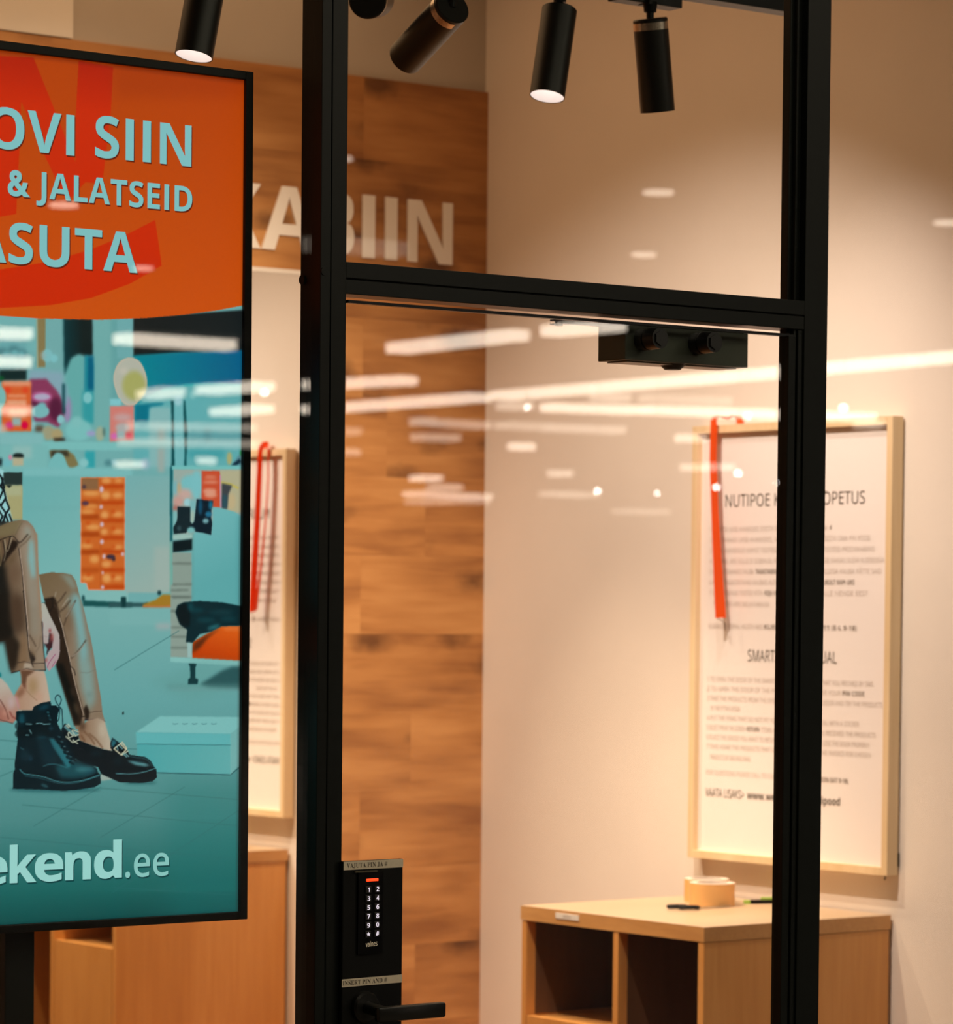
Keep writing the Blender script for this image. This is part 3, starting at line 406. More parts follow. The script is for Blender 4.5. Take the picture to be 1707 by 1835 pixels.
M_strip = mat('linear_light', (.9, .9, .9), .5, emis=(1, .84, .66), es=9.5)
M_disc = mat('downlight_glow', (.9, .9, .9), .5, emis=(1, .82, .66), es=6)
M_dot = mat('lamp_glow', (.9, .9, .9), .5, emis=(1, .86, .80), es=45)
M_mallc = mat('mall_ceiling', (.10, .09, .08), .9)
M_mallf = mat('mall_floor', (.22, .19, .16), .5)
# ribbon: bright orange synthetic strap that lets some light through
M_rib = mat('orange_strap', (.95, .14, .006), .5)
n, l = nodes(M_rib); tr = n.new('ShaderNodeBsdfTranslucent'); tr.inputs[0].default_value = (1, .16, .006, 1); mxs = n.new('ShaderNodeMixShader'); mxs.inputs[0].default_value = .45
l.new(n['Principled BSDF'].outputs[0], mxs.inputs[1]); l.new(tr.outputs[0], mxs.inputs[2]); l.new(mxs.outputs[0], n['Material Output'].inputs[0])

# ---------------------------------------------------------------- room shell
XW, YW, XL, CZ = 5.442, 2.84, 1.0, 3.6
def struct(o): return tag(o, kind='structure')
struct(MB().box(XL-.1, XW+.1, .0, YW+.12, -.06, 0).build('floor', M_floor))
struct(MB().box(XL-.1, XW+.1, -.05, YW+.12, CZ, CZ+.1).build('ceiling', M_ceil))
struct(MB().box(XW, XW+.1, .03, YW+.12, 0, CZ).build('wall_right', M_wallR))
struct(MB().box(XL-.1, XL, .03, YW+.12, 0, CZ).build('wall_left', M_wallR))
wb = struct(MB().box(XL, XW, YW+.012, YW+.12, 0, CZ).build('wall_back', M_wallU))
# thin sheet in a paler colour than the wall, above the timber, left of the lettering
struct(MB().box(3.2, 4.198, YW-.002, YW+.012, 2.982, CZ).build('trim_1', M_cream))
# horizontal oak boards of the back wall
ZT = 2.979; pitch = .1985; MX1 = 4.95; MZ = 2.470
rows = []; z = 2.773
while z > 0: rows.append(z); z -= pitch
bounds = [ZT]+rows+[0.0]
jo = {0: [3.75, 5.0465], 1: [4.35], 2: [3.2, 4.60], 3: [4.05, 5.0494], 4: [3.5, 5.1268], 5: [3.3, 5.25], 6: [4.0, 5.0486], 7: [3.6], 8: [3.9, 5.21], 9: [3.3, 5.0513]}
g = .00012
for i, (zt, zb) in enumerate(zip(bounds, bounds[1:])):
    segs = []
    if zb < MZ+.012:
        if zt > MZ+.02 and zb < MZ:   # board notched over the top of the mirror
            segs = [(XL, 3.84, zb, zt), (3.84, MX1, MZ+.012, zt), (MX1, XW, zb, zt)]
        else: segs = [(XL, 3.84, zb, zt), (MX1, XW, zb, zt)]
    else: segs = [(XL, XW, zb, zt)]
    J = jo.get(i, [3.1+.37*(i % 4), 5.05+.09*(i % 3)])
    for (x0, x1, b0, t0) in segs:
        cuts = [x0]+[q for q in J if x0+.05 < q < x1-.05]+[x1]
        for p, q in zip(cuts, cuts[1:]):
            cx_, cz_ = (p+q)/2, (b0+t0)/2
            o = MB().box(p+g-cx_, q-g-cx_, -.006, .006, b0+g-cz_, t0-g-cz_).build('plank', M_oakwall)
            o.location = (cx_, YW+.006, cz_); o.parent = wb
# mirror of the fitting room
mr = empty('wall_mirror', (4.4, YW, 0)); tag(mr, 'tall wall mirror under the white lettering, reflecting the framed sign', 'mirror')
MB().box(3.85, MX1-.004, YW-.004, YW+.011, .06, MZ).build('mirror_glass', M_mirror, mr)
MB().box(3.845, MX1, YW-.010, YW+.011, MZ, MZ+.011).build('top_profile', M_trimw, mr)

# ---------------------------------------------------------------- white raised lettering
ws = empty('wall_lettering', (4.6, YW, 2.53)); tag(ws, 'raised white capital letters PROOVIKABIIN on the wooden wall', 'lettering')
for ch, x0, x1 in (('P', 3.862, 3.953), ('R', 3.980, 4.087), ('O', 4.100, 4.238), ('O', 4.252, 4.390), ('V', 4.398, 4.522), ('I', 4.545, 4.583), ('K', 4.612, 4.732), ('A', 4.736, 4.899),
                   ('B', 4.925, 5.015), ('I', 5.0414, 5.0795), ('I', 5.1126, 5.1494), ('N', 5.1828, 5.3253)):
    text_obj('letter', [place_text(ch, (x0, YW-.0005, 2.527), (1, 0, 0), (0, 0, 1), x1-x0, .157, 0, .006, 'B')], M_white, ws)

# ---------------------------------------------------------------- storefront frame
def post(name, boxes):
    m = MB()
    for b in boxes: m.box(*b, bev=.0012)
    return struct(m.build(name, M_frame))
post('trim_2', [(2.910, 2.928, -.002, .05, 0, 3.3), (2.9275, 2.9295, .002, .048, 0, 3.3), (2.929, 2.957, -.002, .05, 0, 3.3)])   # left mullion
post('trim_3', [(3.860, 3.887, .012, .030, 0, 3.3), (3.8865, 3.9385, -.002, .031, 0, 3.3), (3.868, 3.873, .004, .02, 0, 3.3), (3.876, 3.887, .002, .02, 0, 2.115)])
post('trim_4', [(2.956, 3.887, -.001, .048, 2.1155, 2.137), (2.956, 3.887, .002, .046, 2.1365, 2.1395), (2.956, 3.887, -.002, .048, 2.139, 2.163)])  # transom
post('trim_5', [(XL, 5.43, -.002, .05, 3.3, 3.6)])
post('trim_6', [(XL, 2.911, -.002, .05, 0, .12), (3.937, XW+.05, -.002, .05, 0, .12)])
# small caps on the mullion joint
MB().cyl((2.911, .042, 2.136), (2.9065, .042, 2.136), .007).cyl((2.9165, -.0035, 2.146), (2.9165, -.0015, 2.146), .006).build('joint_cap', M_frame, bpy.data.objects['trim_2'])
g1 = struct(MB().box(XL, 2.911, .010, .016, .12, 3.3).build('window_1', M_glass))
g2 = struct(MB().box(2.956, 3.887, .004, .010, 2.163, 3.3).build('window_2', M_glass))
g3 = struct(MB().box(3.937, XW+.05, .004, .010, .12, 3.3).build('window_3', M_glass))

# ---------------------------------------------------------------- glass door with lock, handle and closer
door = empty('door_1', (2.958, 0, 0)); tag(door, kind='structure')
MB().box(2.958, 3.842, -.003, .003, .02, 2.103).build('glass_pane', M_glass, door)
MB().box(2.958, 3.858, -.006, .006, 2.102, 2.1065).build('top_rail', M_frame2, door)
MB().box(3.842, 3.858, -.012, .012, .02, 2.103, bev=.001).build('stile', M_frame, door)
MB().box(2.9575, 2.9655, -.012, .012, .02, 1.0).build('stile', M_frame, door)
lk = MB().box(2.952, 3.0635, -.012, -.0035, .80, 1.2735, bev=.0015).build('lock_plate', M_blk, door); tag(lk, 'black lock plate with a keypad and paper labels')
MB().prism([(2.9785, 1.256), (3.0245, 1.256), (3.0245, 1.133), (2.9785, 1.133)], 1, -.0155, -.0115).build('keypad_panel', M_gloss, lk)
MB().box(2.972, 3.013, -.0165, -.0120, 1.2562, 1.2585).build('panel_lip', mat('olive_metal', (.16, .14, .09), .35, .6), lk)
M_led = mat('red_led', (.2, .01, .01), .4, emis=(1.0, .055, .008), es=1.6)
MB().box(2.9925, 3.0145, -.0170, -.0150, 1.2422, 1.2462, bev=.0009).build('status_light', M_led, lk)
M_key = mat('key_plastic', (.016, .015, .014), .5)
M_keyd = mat('key_digit', (.6, .6, .6), .5, emis=(.70, .62, .72), es=1.0)
keys = ['12', '34', '56', '78', '90', '*#']
for r, pr in enumerate(keys):
    for c, ch in enumerate(pr):
        kx = 2.9960+c*.01655; kz = 1.2300-r*.01335+c*.0004
        o = MB().box(kx-.0052, kx+.0052, -.0175, -.0152, kz-.0050, kz+.0050, bev=.0008).build('key', [M_key, M_keyd], lk)
        wdt = {'1': .0030}.get(ch, .0050 if ch not in '*#' else .0056)
        if ch == '*':
            b2 = bmesh.new()
            for k in range(5):
                a = PI/2+k*2*PI/5
                q = [b2.verts.new((kx+dx, -.0179, kz+dz)) for dx, dz in ((0, 0), (.0017*math.cos(a-.6), .0017*math.sin(a-.6)), (.0036*math.cos(a), .0036*math.sin(a)), (.0017*math.cos(a+.6), .0017*math.sin(a+.6)))]
                b2.faces.new(q)
            tm = bpy.data.meshes.new('x'); b2.to_mesh(tm); b2.free(); P = np.array([v.co[:] for v in tm.vertices]); Fc = [tuple(p.vertices) for p in tm.polygons]
        else: P, Fc = place_text(ch, (kx-wdt/2, -.0179, kz-.0034), (1, 0, 0), (0, 0, 1), wdt, .0068, .0 if ch != '#' else .02, 0, 'B')
        bm = bmesh.new(); bm.from_mesh(o.data); vs_ = [bm.verts.new(p) for p in P]
        for f in Fc:
            try: nf = bm.faces.new([vs_[i] for i in f]); nf.material_index = 1
            except ValueError: pass
        bm.to_mesh(o.data); bm.free()
text_obj('maker_logo', [place_text('valnes', (2.9925, -.0157, 1.1440), (1, 0, .06), (0, 0, 1), .0215, .0075, .008)], mat('cream_print', (.5, .42, .30), .6, emis=(.4, .32, .2), es=.5), lk)
def paper_label(s, x0, z0, x1, z1, h, tx0, tx1, base, lab):
    sl = (z1-z0)/(x1-x0)
    o = MB().prism([(x0, z0), (x1, z1), (x1, z1+h), (x0, z0+h)], 1, -.0130, -.0118).build('paper_strip', M_label, lk)
    L = math.hypot(1, sl)
    t = place_text(s, (tx0, -.0133, z0+(tx0-x0)*sl+base), (1/L, 0, sl/L), (0, 0, 1), tx1-tx0, .0066, -.004, 0, 'S')
    m2 = o.data; bm = bmesh.new(); bm.from_mesh(m2); m2.materials.append(M_ink); vs_ = [bm.verts.new(p) for p in t[0]]
    for f in t[1]:
        try: nf = bm.faces.new([vs_[i] for i in f]); nf.material_index = 1
        except ValueError: pass
    bm.to_mesh(m2); bm.free(); tag(o, lab)
paper_label('VAJUTA PIN JA #', 2.9530, 1.2605, 3.0630, 1.2608, .0125, 2.9585, 3.0335, .0032, 'paper strip reading VAJUTA PIN JA #')
paper_label('INSERT PIN AND #', 2.9515, 1.0858, 3.0628, 1.0868, .0118, 2.9525, 3.0345, .0027, 'paper strip reading INSERT PIN AND #')
hd = MB().lathe([(0, .010), (.0205, .010), (.0235, .007), (.0245, 0), (0, 0)], Matrix.Translation((2.993, -.012, 1.0540)) @ Matrix.Rotation(PI/2, 4, 'X')).cyl((2.993, -.02, 1.054), (2.993, -.062, 1.0505), .0095)
hd.box(2.976, 3.1015, -.074, -.060, 1.0372, 1.0602, bev=.004)
hd.cyl((2.981, -.0145, 1.020), (2.981, -.012, 1.020), .0022)
hd.build('door_handle', mat('black_lever', (.006, .006, .0055), .33), door, smooth=True)
# door closer, clamped behind the glass
dc = MB().box(3.5185, 3.7815, .020, .088, 2.0485, 2.1085, bev=.0015).build('door_closer', mat('closer_graphite', (.060, .068, .050), .4, .2), door)
for bx in (3.5534, 3.6685):
    MB().cyl((bx, .0, 2.0820), (bx, -.024, 2.0820), .0178, .0165, seg=6 if False else 32).cyl((bx, .022, 2.0820), (bx, .003, 2.0820), .018).cyl((bx, -.024, 2.082), (bx, -.027, 2.082), .0125, seg=6).build('bolt_cap', mat('bolt_black', (.006, .0065, .006), .4), dc, smooth=True)
MB().cyl((3.640, .045, 2.0490), (3.640, .045, 2.0395), .023, .013, seg=24).build('valve_knob', M_blk, dc)
MB().box(3.53, 3.765, .030, .078, 2.0460, 2.0482).build('cover_plate', mat('closer_plate', (.30, .22, .16), .4), dc)
MB().box(3.405, 3.53, .038, .052, 2.1005, 2.1055).cyl((3.402, .045, 2.0965), (3.402, .045, 2.1075), .0065).box(3.388, 3.404, .040, .050, 2.1035, 2.1060).box(3.388, 3.404, .040, .050, 2.0975, 2.0995).build('closer_arm', M_blk, dc)

# ---------------------------------------------------------------- advertising display on its stand
S_X0, S_X1, S_Z0, S_Z1, S_Y = 2.146, 2.8405, 1.1960, 2.4300, .100
dsp = empty('advertising_display', (2.4935, .15, 0)); tag(dsp, 'tall black framed advertising display with a lit orange and teal picture, behind the left pane', 'display')
b = MB()
for bx in ((S_X0-.014, S_X0, S_Z0-.012, S_Z1+.013), (S_X1, S_X1+.0135, S_Z0-.012, S_Z1+.013), (S_X0, S_X1, S_Z1, S_Z1+.013), (S_X0, S_X1, S_Z0-.012, S_Z0)):
    b.box(bx[0], bx[1], S_Y-.006, S_Y+.045, bx[2], bx[3], bev=.0012)
b.box(S_X0, S_X1, S_Y+.02, S_Y+.044, S_Z0, S_Z1).build('bezel', M_blk, dsp)
MB().box(2.470, 2.5187, S_Y+.046, S_Y+.10, .012, 1.9, bev=.002).box(2.25, 2.735, .0, .34, 0, .012).build('stand', M_frame, dsp)

# ---- the picture on the display: outlines digitised in photo pixels are carried to the panel's own plane and filled there
CELL = .00125; SS = 2
GW, GH = int((S_X1-S_X0)/CELL)+1, int((S_Z1-S_Z0)/CELL)+1
NW, NH = GW*SS, GH*SS
IMG = np.zeros((NH, NW, 3), np.float32)
def s2g(p):
    p = np.asarray(p, float); d = F[None]+np.outer((p[:, 0]-CX)/CF, RV)-np.outer((p[:, 1]-CY)/CF, UV)
    t = (S_Y-CAM[1])/d[:, 1]; X = CAM[0]+d[:, 0]*t; Z = CAM[2]+d[:, 2]*t
    return np.stack([(X-S_X0)/(S_X1-S_X0)*NW, (S_Z1-Z)/(S_Z1-S_Z0)*NH], 1)
PXS = float(np.linalg.norm(s2g([(200, 900)])-s2g([(210, 900)]))/10)
T = [0, 0, 1.0]
def use(ox, oy, s): T[0], T[1], T[2] = ox, oy, s
def tp(pts): return [(T[0]+x/T[2], T[1]+y/T[2]) for x, y in pts]
def smooth_pts(P, n=6):
    P = np.asarray(P, float); m = len(P); out = []
    for i in range(m):
        a, b, c, d = P[i-1], P[i], P[(i+1) % m], P[(i+2) % m]
        for k in range(n):
            t = k/n; out.append(.5*((2*b)+(-a+c)*t+(2*a-5*b+4*c-d)*t*t+(-a+3*b-3*c+d)*t**3))
    return np.array(out)
def boxblur(m, r):
    r = int(round(r))
    if r < 1: return m
    for ax in (0, 1):
        for _ in range(2):
            p = np.pad(m, [(r+1, r) if k == ax else (0, 0) for k in (0, 1)], mode='edge'); c = np.cumsum(p, axis=ax, dtype=np.float64)
            m = ((np.take(c, range(2*r+1, c.shape[ax]), ax)-np.take(c, range(0, c.shape[ax]-2*r-1), ax))/(2*r+1)).astype(np.float32)
    return m
def comp(x0, y0, m, col, alpha):
    h, w_ = m.shape; R = IMG[y0:y0+h, x0:x0+w_]
    if isinstance(col, dict):
        (p0, c0), (p1, c1) = col['g']; q = s2g(tp([p0, p1])); d = q[1]-q[0]; L2 = (d**2).sum()
        yy, xx = np.mgrid[y0:y0+h, x0:x0+w_]; t = np.clip(((xx-q[0][0])*d[0]+(yy-q[0][1])*d[1])/L2, 0, 1)[..., None]
        C = (np.array(c0)*(1-t)+np.array(c1)*t)/255
    else: C = np.array(col, float)/255
    a = (m*alpha)[..., None]; R[:] = R*(1-a)+C*a
def bbox(G, pad):
    x0 = max(0, int(G[:, 0].min()-pad)); x1 = min(NW, int(G[:, 0].max()+pad)+2); y0 = max(0, int(G[:, 1].min()-pad)); y1 = min(NH, int(G[:, 1].max()+pad)+2)
    return x0, y0, x1, y1
def poly(pts, col, blur=0, alpha=1.0, sm=False):
    G = s2g(tp(pts)); G = smooth_pts(G) if sm else G
    pad = blur*PXS*2.2+2; x0, y0, x1, y1 = bbox(G, pad)
    if x1 <= x0 or y1 <= y0: return
    m = np.zeros((y1-y0, x1-x0), bool); xs = np.arange(x0, x1)+.5; ys = np.arange(y0, y1)+.5
    for a, b_ in zip(G, np.roll(G, -1, 0)):
        if a[1] == b_[1]: continue
        lo, hi = min(a[1], b_[1]), max(a[1], b_[1]); r = np.where((ys >= lo) & (ys < hi))[0]
        if len(r) == 0: continue
        xi = a[0]+(ys[r]-a[1])*(b_[0]-a[0])/(b_[1]-a[1]); m[r] ^= xs[None] < xi[:, None]
    comp(x0, y0, boxblur(m.astype(np.float32), blur*PXS*.6), col, alpha)
def rect(x0, y0, x1, y1, col, blur=0, alpha=1.0): poly([(x0, y0), (x1, y0), (x1, y1), (x0, y1)], col, blur, alpha)
def ell(cx, cy, rx, ry, col, blur=0, alpha=1.0, rot=0):
    c, s = math.cos(rot), math.sin(rot)
    poly([(cx+rx*math.cos(t)*c-ry*math.sin(t)*s, cy+rx*math.cos(t)*s+ry*math.sin(t)*c) for t in np.linspace(0, 2*PI, 28, endpoint=False)], col, blur, alpha)
def line(pts, wd, col, blur=0, alpha=1.0, sm=False):
    G = s2g(tp(pts)); hw = wd/T[2]*PXS/2
    if sm and len(G) > 2:
        Q = [];
        for i in range(len(G)-1):
            a, b_, c, d = G[max(0, i-1)], G[i], G[i+1], G[min(len(G)-1, i+2)]
            for k in range(6): t = k/6; Q.append(.5*((2*b_)+(-a+c)*t+(2*a-5*b_+4*c-d)*t*t+(-a+3*b_-3*c+d)*t**3))
        G = np.array(Q+[G[-1]])
    bl = max(.7, blur*PXS); x0, y0, x1, y1 = bbox(G, hw+bl*2+2)
    if x1 <= x0 or y1 <= y0: return
    yy, xx = np.mgrid[y0:y1, x0:x1].astype(np.float32); D = np.full(xx.shape, 1e9, np.float32)
    for a, b_ in zip(G, G[1:]):
        d = b_-a; L2 = max((d**2).sum(), 1e-6); t = np.clip(((xx-a[0])*d[0]+(yy-a[1])*d[1])/L2, 0, 1)
        D = np.minimum(D, np.hypot(xx-a[0]-t*d[0], yy-a[1]-t*d[1]))
    comp(x0, y0, np.clip((hw-D)/bl+.5, 0, 1), col, alpha)
TEAL = (110, 168, 168)
def G_(p0, c0, p1, c1): return {'g': ((p0, c0), (p1, c1))}
# backdrop
use(0, 0, 1)
rect(-400, 60, 460, 1700, TEAL)
rect(-400, 1085, 460, 1260, G_((0, 1090), (116, 170, 168), (0, 1260), (100, 160, 160)))
rect(-400, 1258, 460, 1470, G_((0, 1260), (100, 160, 160), (0, 1470), (76, 134, 132)))
rect(-400, 1468, 460, 1600, G_((0, 1470), (76, 134, 132), (0, 1600), (26, 98, 94)))
rect(-400, 1598, 460, 1700, G_((0, 1600), (26, 98, 94), (0, 1660), (12, 74, 72)))
rect(300, 1400, 460, 1660, (20, 110, 108), 40, .35)
# ---- shop behind, upper left
use(0, 560, 6.117)
rect(-300, 0, 400, 420, (112, 172, 172)); rect(-300, 180, 290, 620, (105, 165, 168), 4)
for q in ((20, 430, 70, 40), (150, 410, 60, 45), (240, 440, 50, 40)): ell(*q, (62, 112, 118), 5, .8)
for q in ((60, 460, 40, 30), (160, 450, 40, 40), (235, 460, 35, 35)): ell(*q, (105, 170, 175), 3)
rect(405, 60, 502, 600, (132, 116, 76), 2); line([(402, 60), (410, 600)], 12, (150, 165, 140), 2)
rect(502, 60, 700, 640, (112, 166, 166), 2)
poly([(692, 60), (1012, 60), (1018, 470), (940, 480), (860, 462), (790, 500), (745, 640), (704, 690)], G_((700, 100), (6, 50, 55), (900, 100), (14, 28, 28)), 3)
poly([(720, 640), (780, 510), (860, 465), (925, 480), (935, 1200), (720, 1200)], (98, 166, 164), 5)
rect(935, 475, 1035, 870, (0, 92, 122), 4); rect(905, 860, 1035, 1220, (48, 150, 156), 5); rect(935, 470, 960, 860, (30, 140, 150), 3)
rect(1035, 60, 1450, 1450, (110, 168, 166), 3); rect(1215, 60, 1450, 1000, (98, 158, 158), 6)
ell(520, 472, 58, 72, (122, 182, 186), 2.5); ell(470, 470, 30, 45, (150, 165, 160), 3, .6); ell(592, 502, 42, 46, (122, 186, 190), 2)
poly([(-10, 630), (290, 625), (292, 745), (-10, 755)], (16, 38, 38), 3); ell(15, 720, 30, 20, (0, 90, 40), 3)
poly([(320, 630), (690, 650), (710, 1080), (560, 780), (320, 740)], (130, 162, 176), 5)
ell(740, 1060, 42, 150, (150, 130, 168), 4); ell(720, 900, 25, 120, (120, 160, 172), 4)
poly([(320, 730), (510, 726), (560, 785), (620, 850), (665, 930), (700, 1080), (700, 1150), (640, 1262), (520, 1200), (380, 1190), (330, 1000)], (134, 54, 88), 3)
ell(610, 1060, 75, 130, (84, 26, 56), 5); ell(400, 1010, 60, 50, (90, 30, 60), 4)
ell(455, 925, 115, 58, (178, 92, 140), 3); ell(460, 925, 88, 36, (172, 165, 190), 2)
ell(440, 1085, 102, 72, (118, 178, 180), 2.5); ell(460, 1020, 50, 35, (112, 176, 180), 3)
rect(682, 780, 712, 1110, (16, 66, 74), 3)
ell(860, 1290, 145, 120, (120, 186, 184), 4); ell(840, 1200, 60, 60, (125, 186, 184), 4)
ell(665, 1170, 40, 50, (132, 188, 192), 2); ell(960, 935, 50, 62, (122, 188, 190), 2); ell(360, 1240, 34, 45, (140, 185, 190), 2.5)
rect(385, 1240, 480, 1315, (92, 76, 62), 4); ell(530, 1320, 72, 80, (155, 152, 122), 3); ell(625, 1340, 62, 70, (168, 150, 108), 3); rect(590, 1375, 712, 1410, (46, 36, 28), 3)
ell(1000, 1325, 55, 30, (152, 152, 190), 3.5); ell(1095, 1330, 48, 82, (155, 168, 142), 3); ell(1140, 1310, 12, 50, (70, 100, 95), 3)
rect(20, 760, 342, 1305, (212, 92, 42), 2); rect(30, 755, 335, 805, (222, 150, 118), 4); ell(80, 850, 40, 30, (220, 55, 30), 4); ell(280, 850, 30, 30, (220, 60, 30), 4)
rect(90, 905, 285, 925, (232, 190, 160), 3, .8); rect(75, 955, 290, 1012, (226, 168, 134), 3, .8); rect(90, 1060, 300, 1150, (240, 205, 180), 6, .7)
ell(270, 1235, 36, 42, (212, 0, 62), 2.5); ell(105, 1235, 50, 40, (212, 56, 116), 3); rect(135, 1150, 230, 1242, (148, 172, 168), 3)
ell(5, 930, 62, 115, (120, 180, 176), 2); ell(20, 1280, 60, 60, (200, 190, 180), 5, .7)
rect(-10, 1320, 480, 1460, (126, 180, 180), 4); rect(460, 1418, 1450, 1512, (120, 184, 182), 2.5)
rect(-10, 1450, 530, 1740, (118, 178, 176), 4); rect(140, 1460, 350, 1600, (150, 185, 180), 6, .7)
ell(200, 1575, 62, 34, (16, 26, 26), 2); rect(140, 1590, 256, 1680, (178, 170, 140), 2.5); ell(112, 1590, 20, 32, (206, 126, 150), 2.5); ell(5, 1640, 22, 45, (15, 30, 36), 3); ell(75, 1650, 45, 45, (110, 178, 184), 3)
rect(535, 1512, 880, 1700, (112, 172, 172), 3); poly([(540, 1512), (740, 1512), (810, 1560), (862, 1670), (800, 1706), (740, 1698), (700, 1600), (560, 1600)], (124, 112, 72), 2.5)
poly([(560, 1515), (740, 1515), (760, 1580), (640, 1560), (560, 1600)], (52, 48, 36), 3); poly([(540, 1700), (560, 1610), (600, 1550), (640, 1535), (690, 1560), (725, 1640), (740, 1720)], (114, 180, 180), 2, 1, True)
rect(932, 1520, 1040, 1725, (46, 156, 164), 3); ell(920, 1650, 52, 50, (132, 190, 190), 3); ell(1190, 1650, 46, 36, (66, 120, 126), 4, .8); ell(1250, 1640, 30, 30, (140, 190, 195), 3); ell(880, 1740, 60, 50, (122, 186, 186), 3)
# ---- shop behind, upper right
use(200, 560, 6.117)
rect(60, 60, 236, 500, (108, 166, 168), 2)
poly([(238, 60), (1460, -30), (1460, 425), (700, 445), (240, 485)], G_((300, 100), (22, 26, 26), (1400, 300), (18, 26, 28)), 2.5)
poly([(240, 470), (700, 440), (1460, 410), (1460, 800), (1200, 778), (900, 785), (600, 830), (420, 905), (240, 1060)], G_((260, 700), (0, 128, 142), (1400, 600), (0, 92, 132)), 3)
poly([(240, 1030), (420, 905), (560, 850), (800, 795), (1050, 780), (1460, 790), (1460, 1690), (240, 1690)], (94, 168, 172), 3)
line([(560, 845), (800, 795), (1050, 782), (1430, 790)], 20, (30, 168, 172), 3, .7)
poly([(250, 1010), (570, 990), (560, 1012), (430, 1040), (405, 1200), (250, 1205)], (0, 110, 132), 3)
rect(410, 1040, 645, 1700, (130, 178, 178), 4); rect(505, 1280, 580, 1750, (152, 166, 160), 5); rect(660, 1300, 1460, 1420, (90, 150, 156), 8, .7)
ell(1050, 1340, 35, 80, (70, 130, 136), 6, .7); rect(840, 1520, 1240, 1580, (30, 140, 150), 8, .6)
rect(682, 960, 792, 1690, (108, 176, 180), 3)
poly([(650, 960), (682, 965), (678, 1300), (690, 1690), (655, 1690), (662, 1300)], (6, 66, 70), 2); poly([(790, 960), (806, 970), (828, 1300), (818, 1690), (796, 1690), (800, 1500), (788, 1100)], (8, 72, 76), 2)
ell(890, 900, 40, 46, (130, 190, 190), 3.5); ell(730, 965, 46, 56, (152, 196, 202), 3); ell(370, 1660, 50, 62, (150, 180, 192), 4); ell(340, 1230, 40, 30, (60, 150, 160), 4)
poly([(20, 745), (40, 620), (100, 530), (200, 492), (300, 530), (365, 640), (390, 760), (370, 880), (310, 960), (240, 1020), (150, 1010), (70, 920)], (196, 178, 158), 1.2, 1, True)
poly([(32, 745), (50, 630), (108, 545), (200, 506), (292, 542), (352, 645), (374, 760), (358, 870), (300, 945), (235, 1005), (155, 995), (80, 910)], (176, 176, 162), 1.5, 1, True)
ell(245, 800, 128, 160, (164, 164, 96), 6); ell(130, 640, 50, 30, (200, 190, 175), 5, .7)
rect(-20, 1022, 245, 1415, (206, 122, 112), 2); ell(120, 1150, 100, 40, (190, 165, 165), 5, .8); ell(30, 1355, 42, 36, (208, 100, 170), 3); ell(190, 1355, 38, 32, (212, 72, 92), 3); rect(58, 1290, 145, 1385, (150, 172, 172), 3); ell(120, 1260, 80, 50, (165, 180, 180), 4, .8)
rect(-20, 945, 102, 1020, (126, 192, 198), 2); rect(60, 1400, 640, 1490, (130, 182, 180), 4, .8)
ell(1290, 1600, 28, 72, (172, 166, 110), 3); poly([(1320, 1670), (1390, 1560), (1430, 1540), (1430, 1680)], (90, 140, 150), 2); poly([(1310, 1675), (1400, 1600), (1420, 1640), (1360, 1680)], (16, 44, 60), 2); ell(1420, 1540, 14, 32, (36, 150, 66), 2.5)
# ---- white counter with the orange shelves
use(0, 840, 6.117)
rect(245, 0, 1407, 1490, G_((300, 100), (104, 170, 170), (1300, 1300), (128, 180, 176))); rect(245, 420, 900, 440, (104, 160, 160), 4, .4)
rect(250, -10, 1450, 80, (120, 182, 182), 3)
rect(20, 40, 245, 182, (36, 50, 48), 1.5); rect(50, 180, 245, 560, (164, 158, 112), 1.5); rect(60, 190, 240, 295, (168, 170, 132), 3); poly([(65, 180), (135, 180), (100, 212)], (22, 34, 32), 1.5)
poly([(882, 95), (1372, 92), (1370, 1332), (965, 1330), (945, 1258), (882, 1250)], (226, 150, 130), 1.2); poly([(890, 100), (1365, 98), (1362, 1325), (972, 1322), (952, 1250), (890, 1242)], (200, 98, 36), 1)
for y, s_ in ((500, 1), (690, 1), (885, 1), (1085, .6), (345, .7)): rect(892, y, 1090, y+55, (168, 66, 14), 3, s_)
for y in (170, 350, 545, 735, 885, 1090, 1275): rect(1110, y, 1362, y+42, (182, 62, 10), 3, .9)
rect(1095, 100, 1112, 1310, (170, 70, 20), 2, .5)
for q in ((1000, 270, 100, 30), (960, 470, 80, 22), (1020, 640, 80, 30), (950, 845, 70, 24), (1035, 990, 52, 45), (960, 1200, 70, 25), (1000, 410, 80, 20)): ell(*q, (228, 168, 96), 4, .75)
for q in ((1165, 130, 55, 28), (1155, 290, 55, 42), (1290, 290, 60, 28), (1300, 130, 50, 20), (1145, 505, 45, 38), (1140, 690, 42, 32), (1165, 1045, 55, 32), (1170, 1200, 50, 48), (1290, 1200, 60, 25), (1290, 500, 60, 25), (1290, 690, 60, 22), (1290, 860, 60, 20)): ell(*q, (228, 168, 100), 4, .8)
for q in ((1112, 225, 24, 35), (1108, 418, 20, 24), (1116, 610, 22, 28), (1116, 800, 22, 28), (1140, 960, 20, 26), (1125, 1140, 14, 20), (1124, 1300, 20, 22), (1345, 935, 20, 22)): ell(*q, (206, 176, 190), 2.5)
rect(896, 104, 1080, 232, (136, 96, 62), 2); ell(922, 198, 22, 20, (70, 50, 60), 2); ell(935, 378, 38, 24, (84, 52, 70), 2.5); ell(1212, 965, 48, 26, (58, 42, 60), 2); ell(1245, 990, 20, 22, (50, 36, 52), 2)
for q in ((965, 595), (965, 800), (970, 1160), (1240, 470), (1240, 655), (1245, 855), (1240, 1180)): ell(*q, 24, 20, (196, 70, 14), 3, .8)
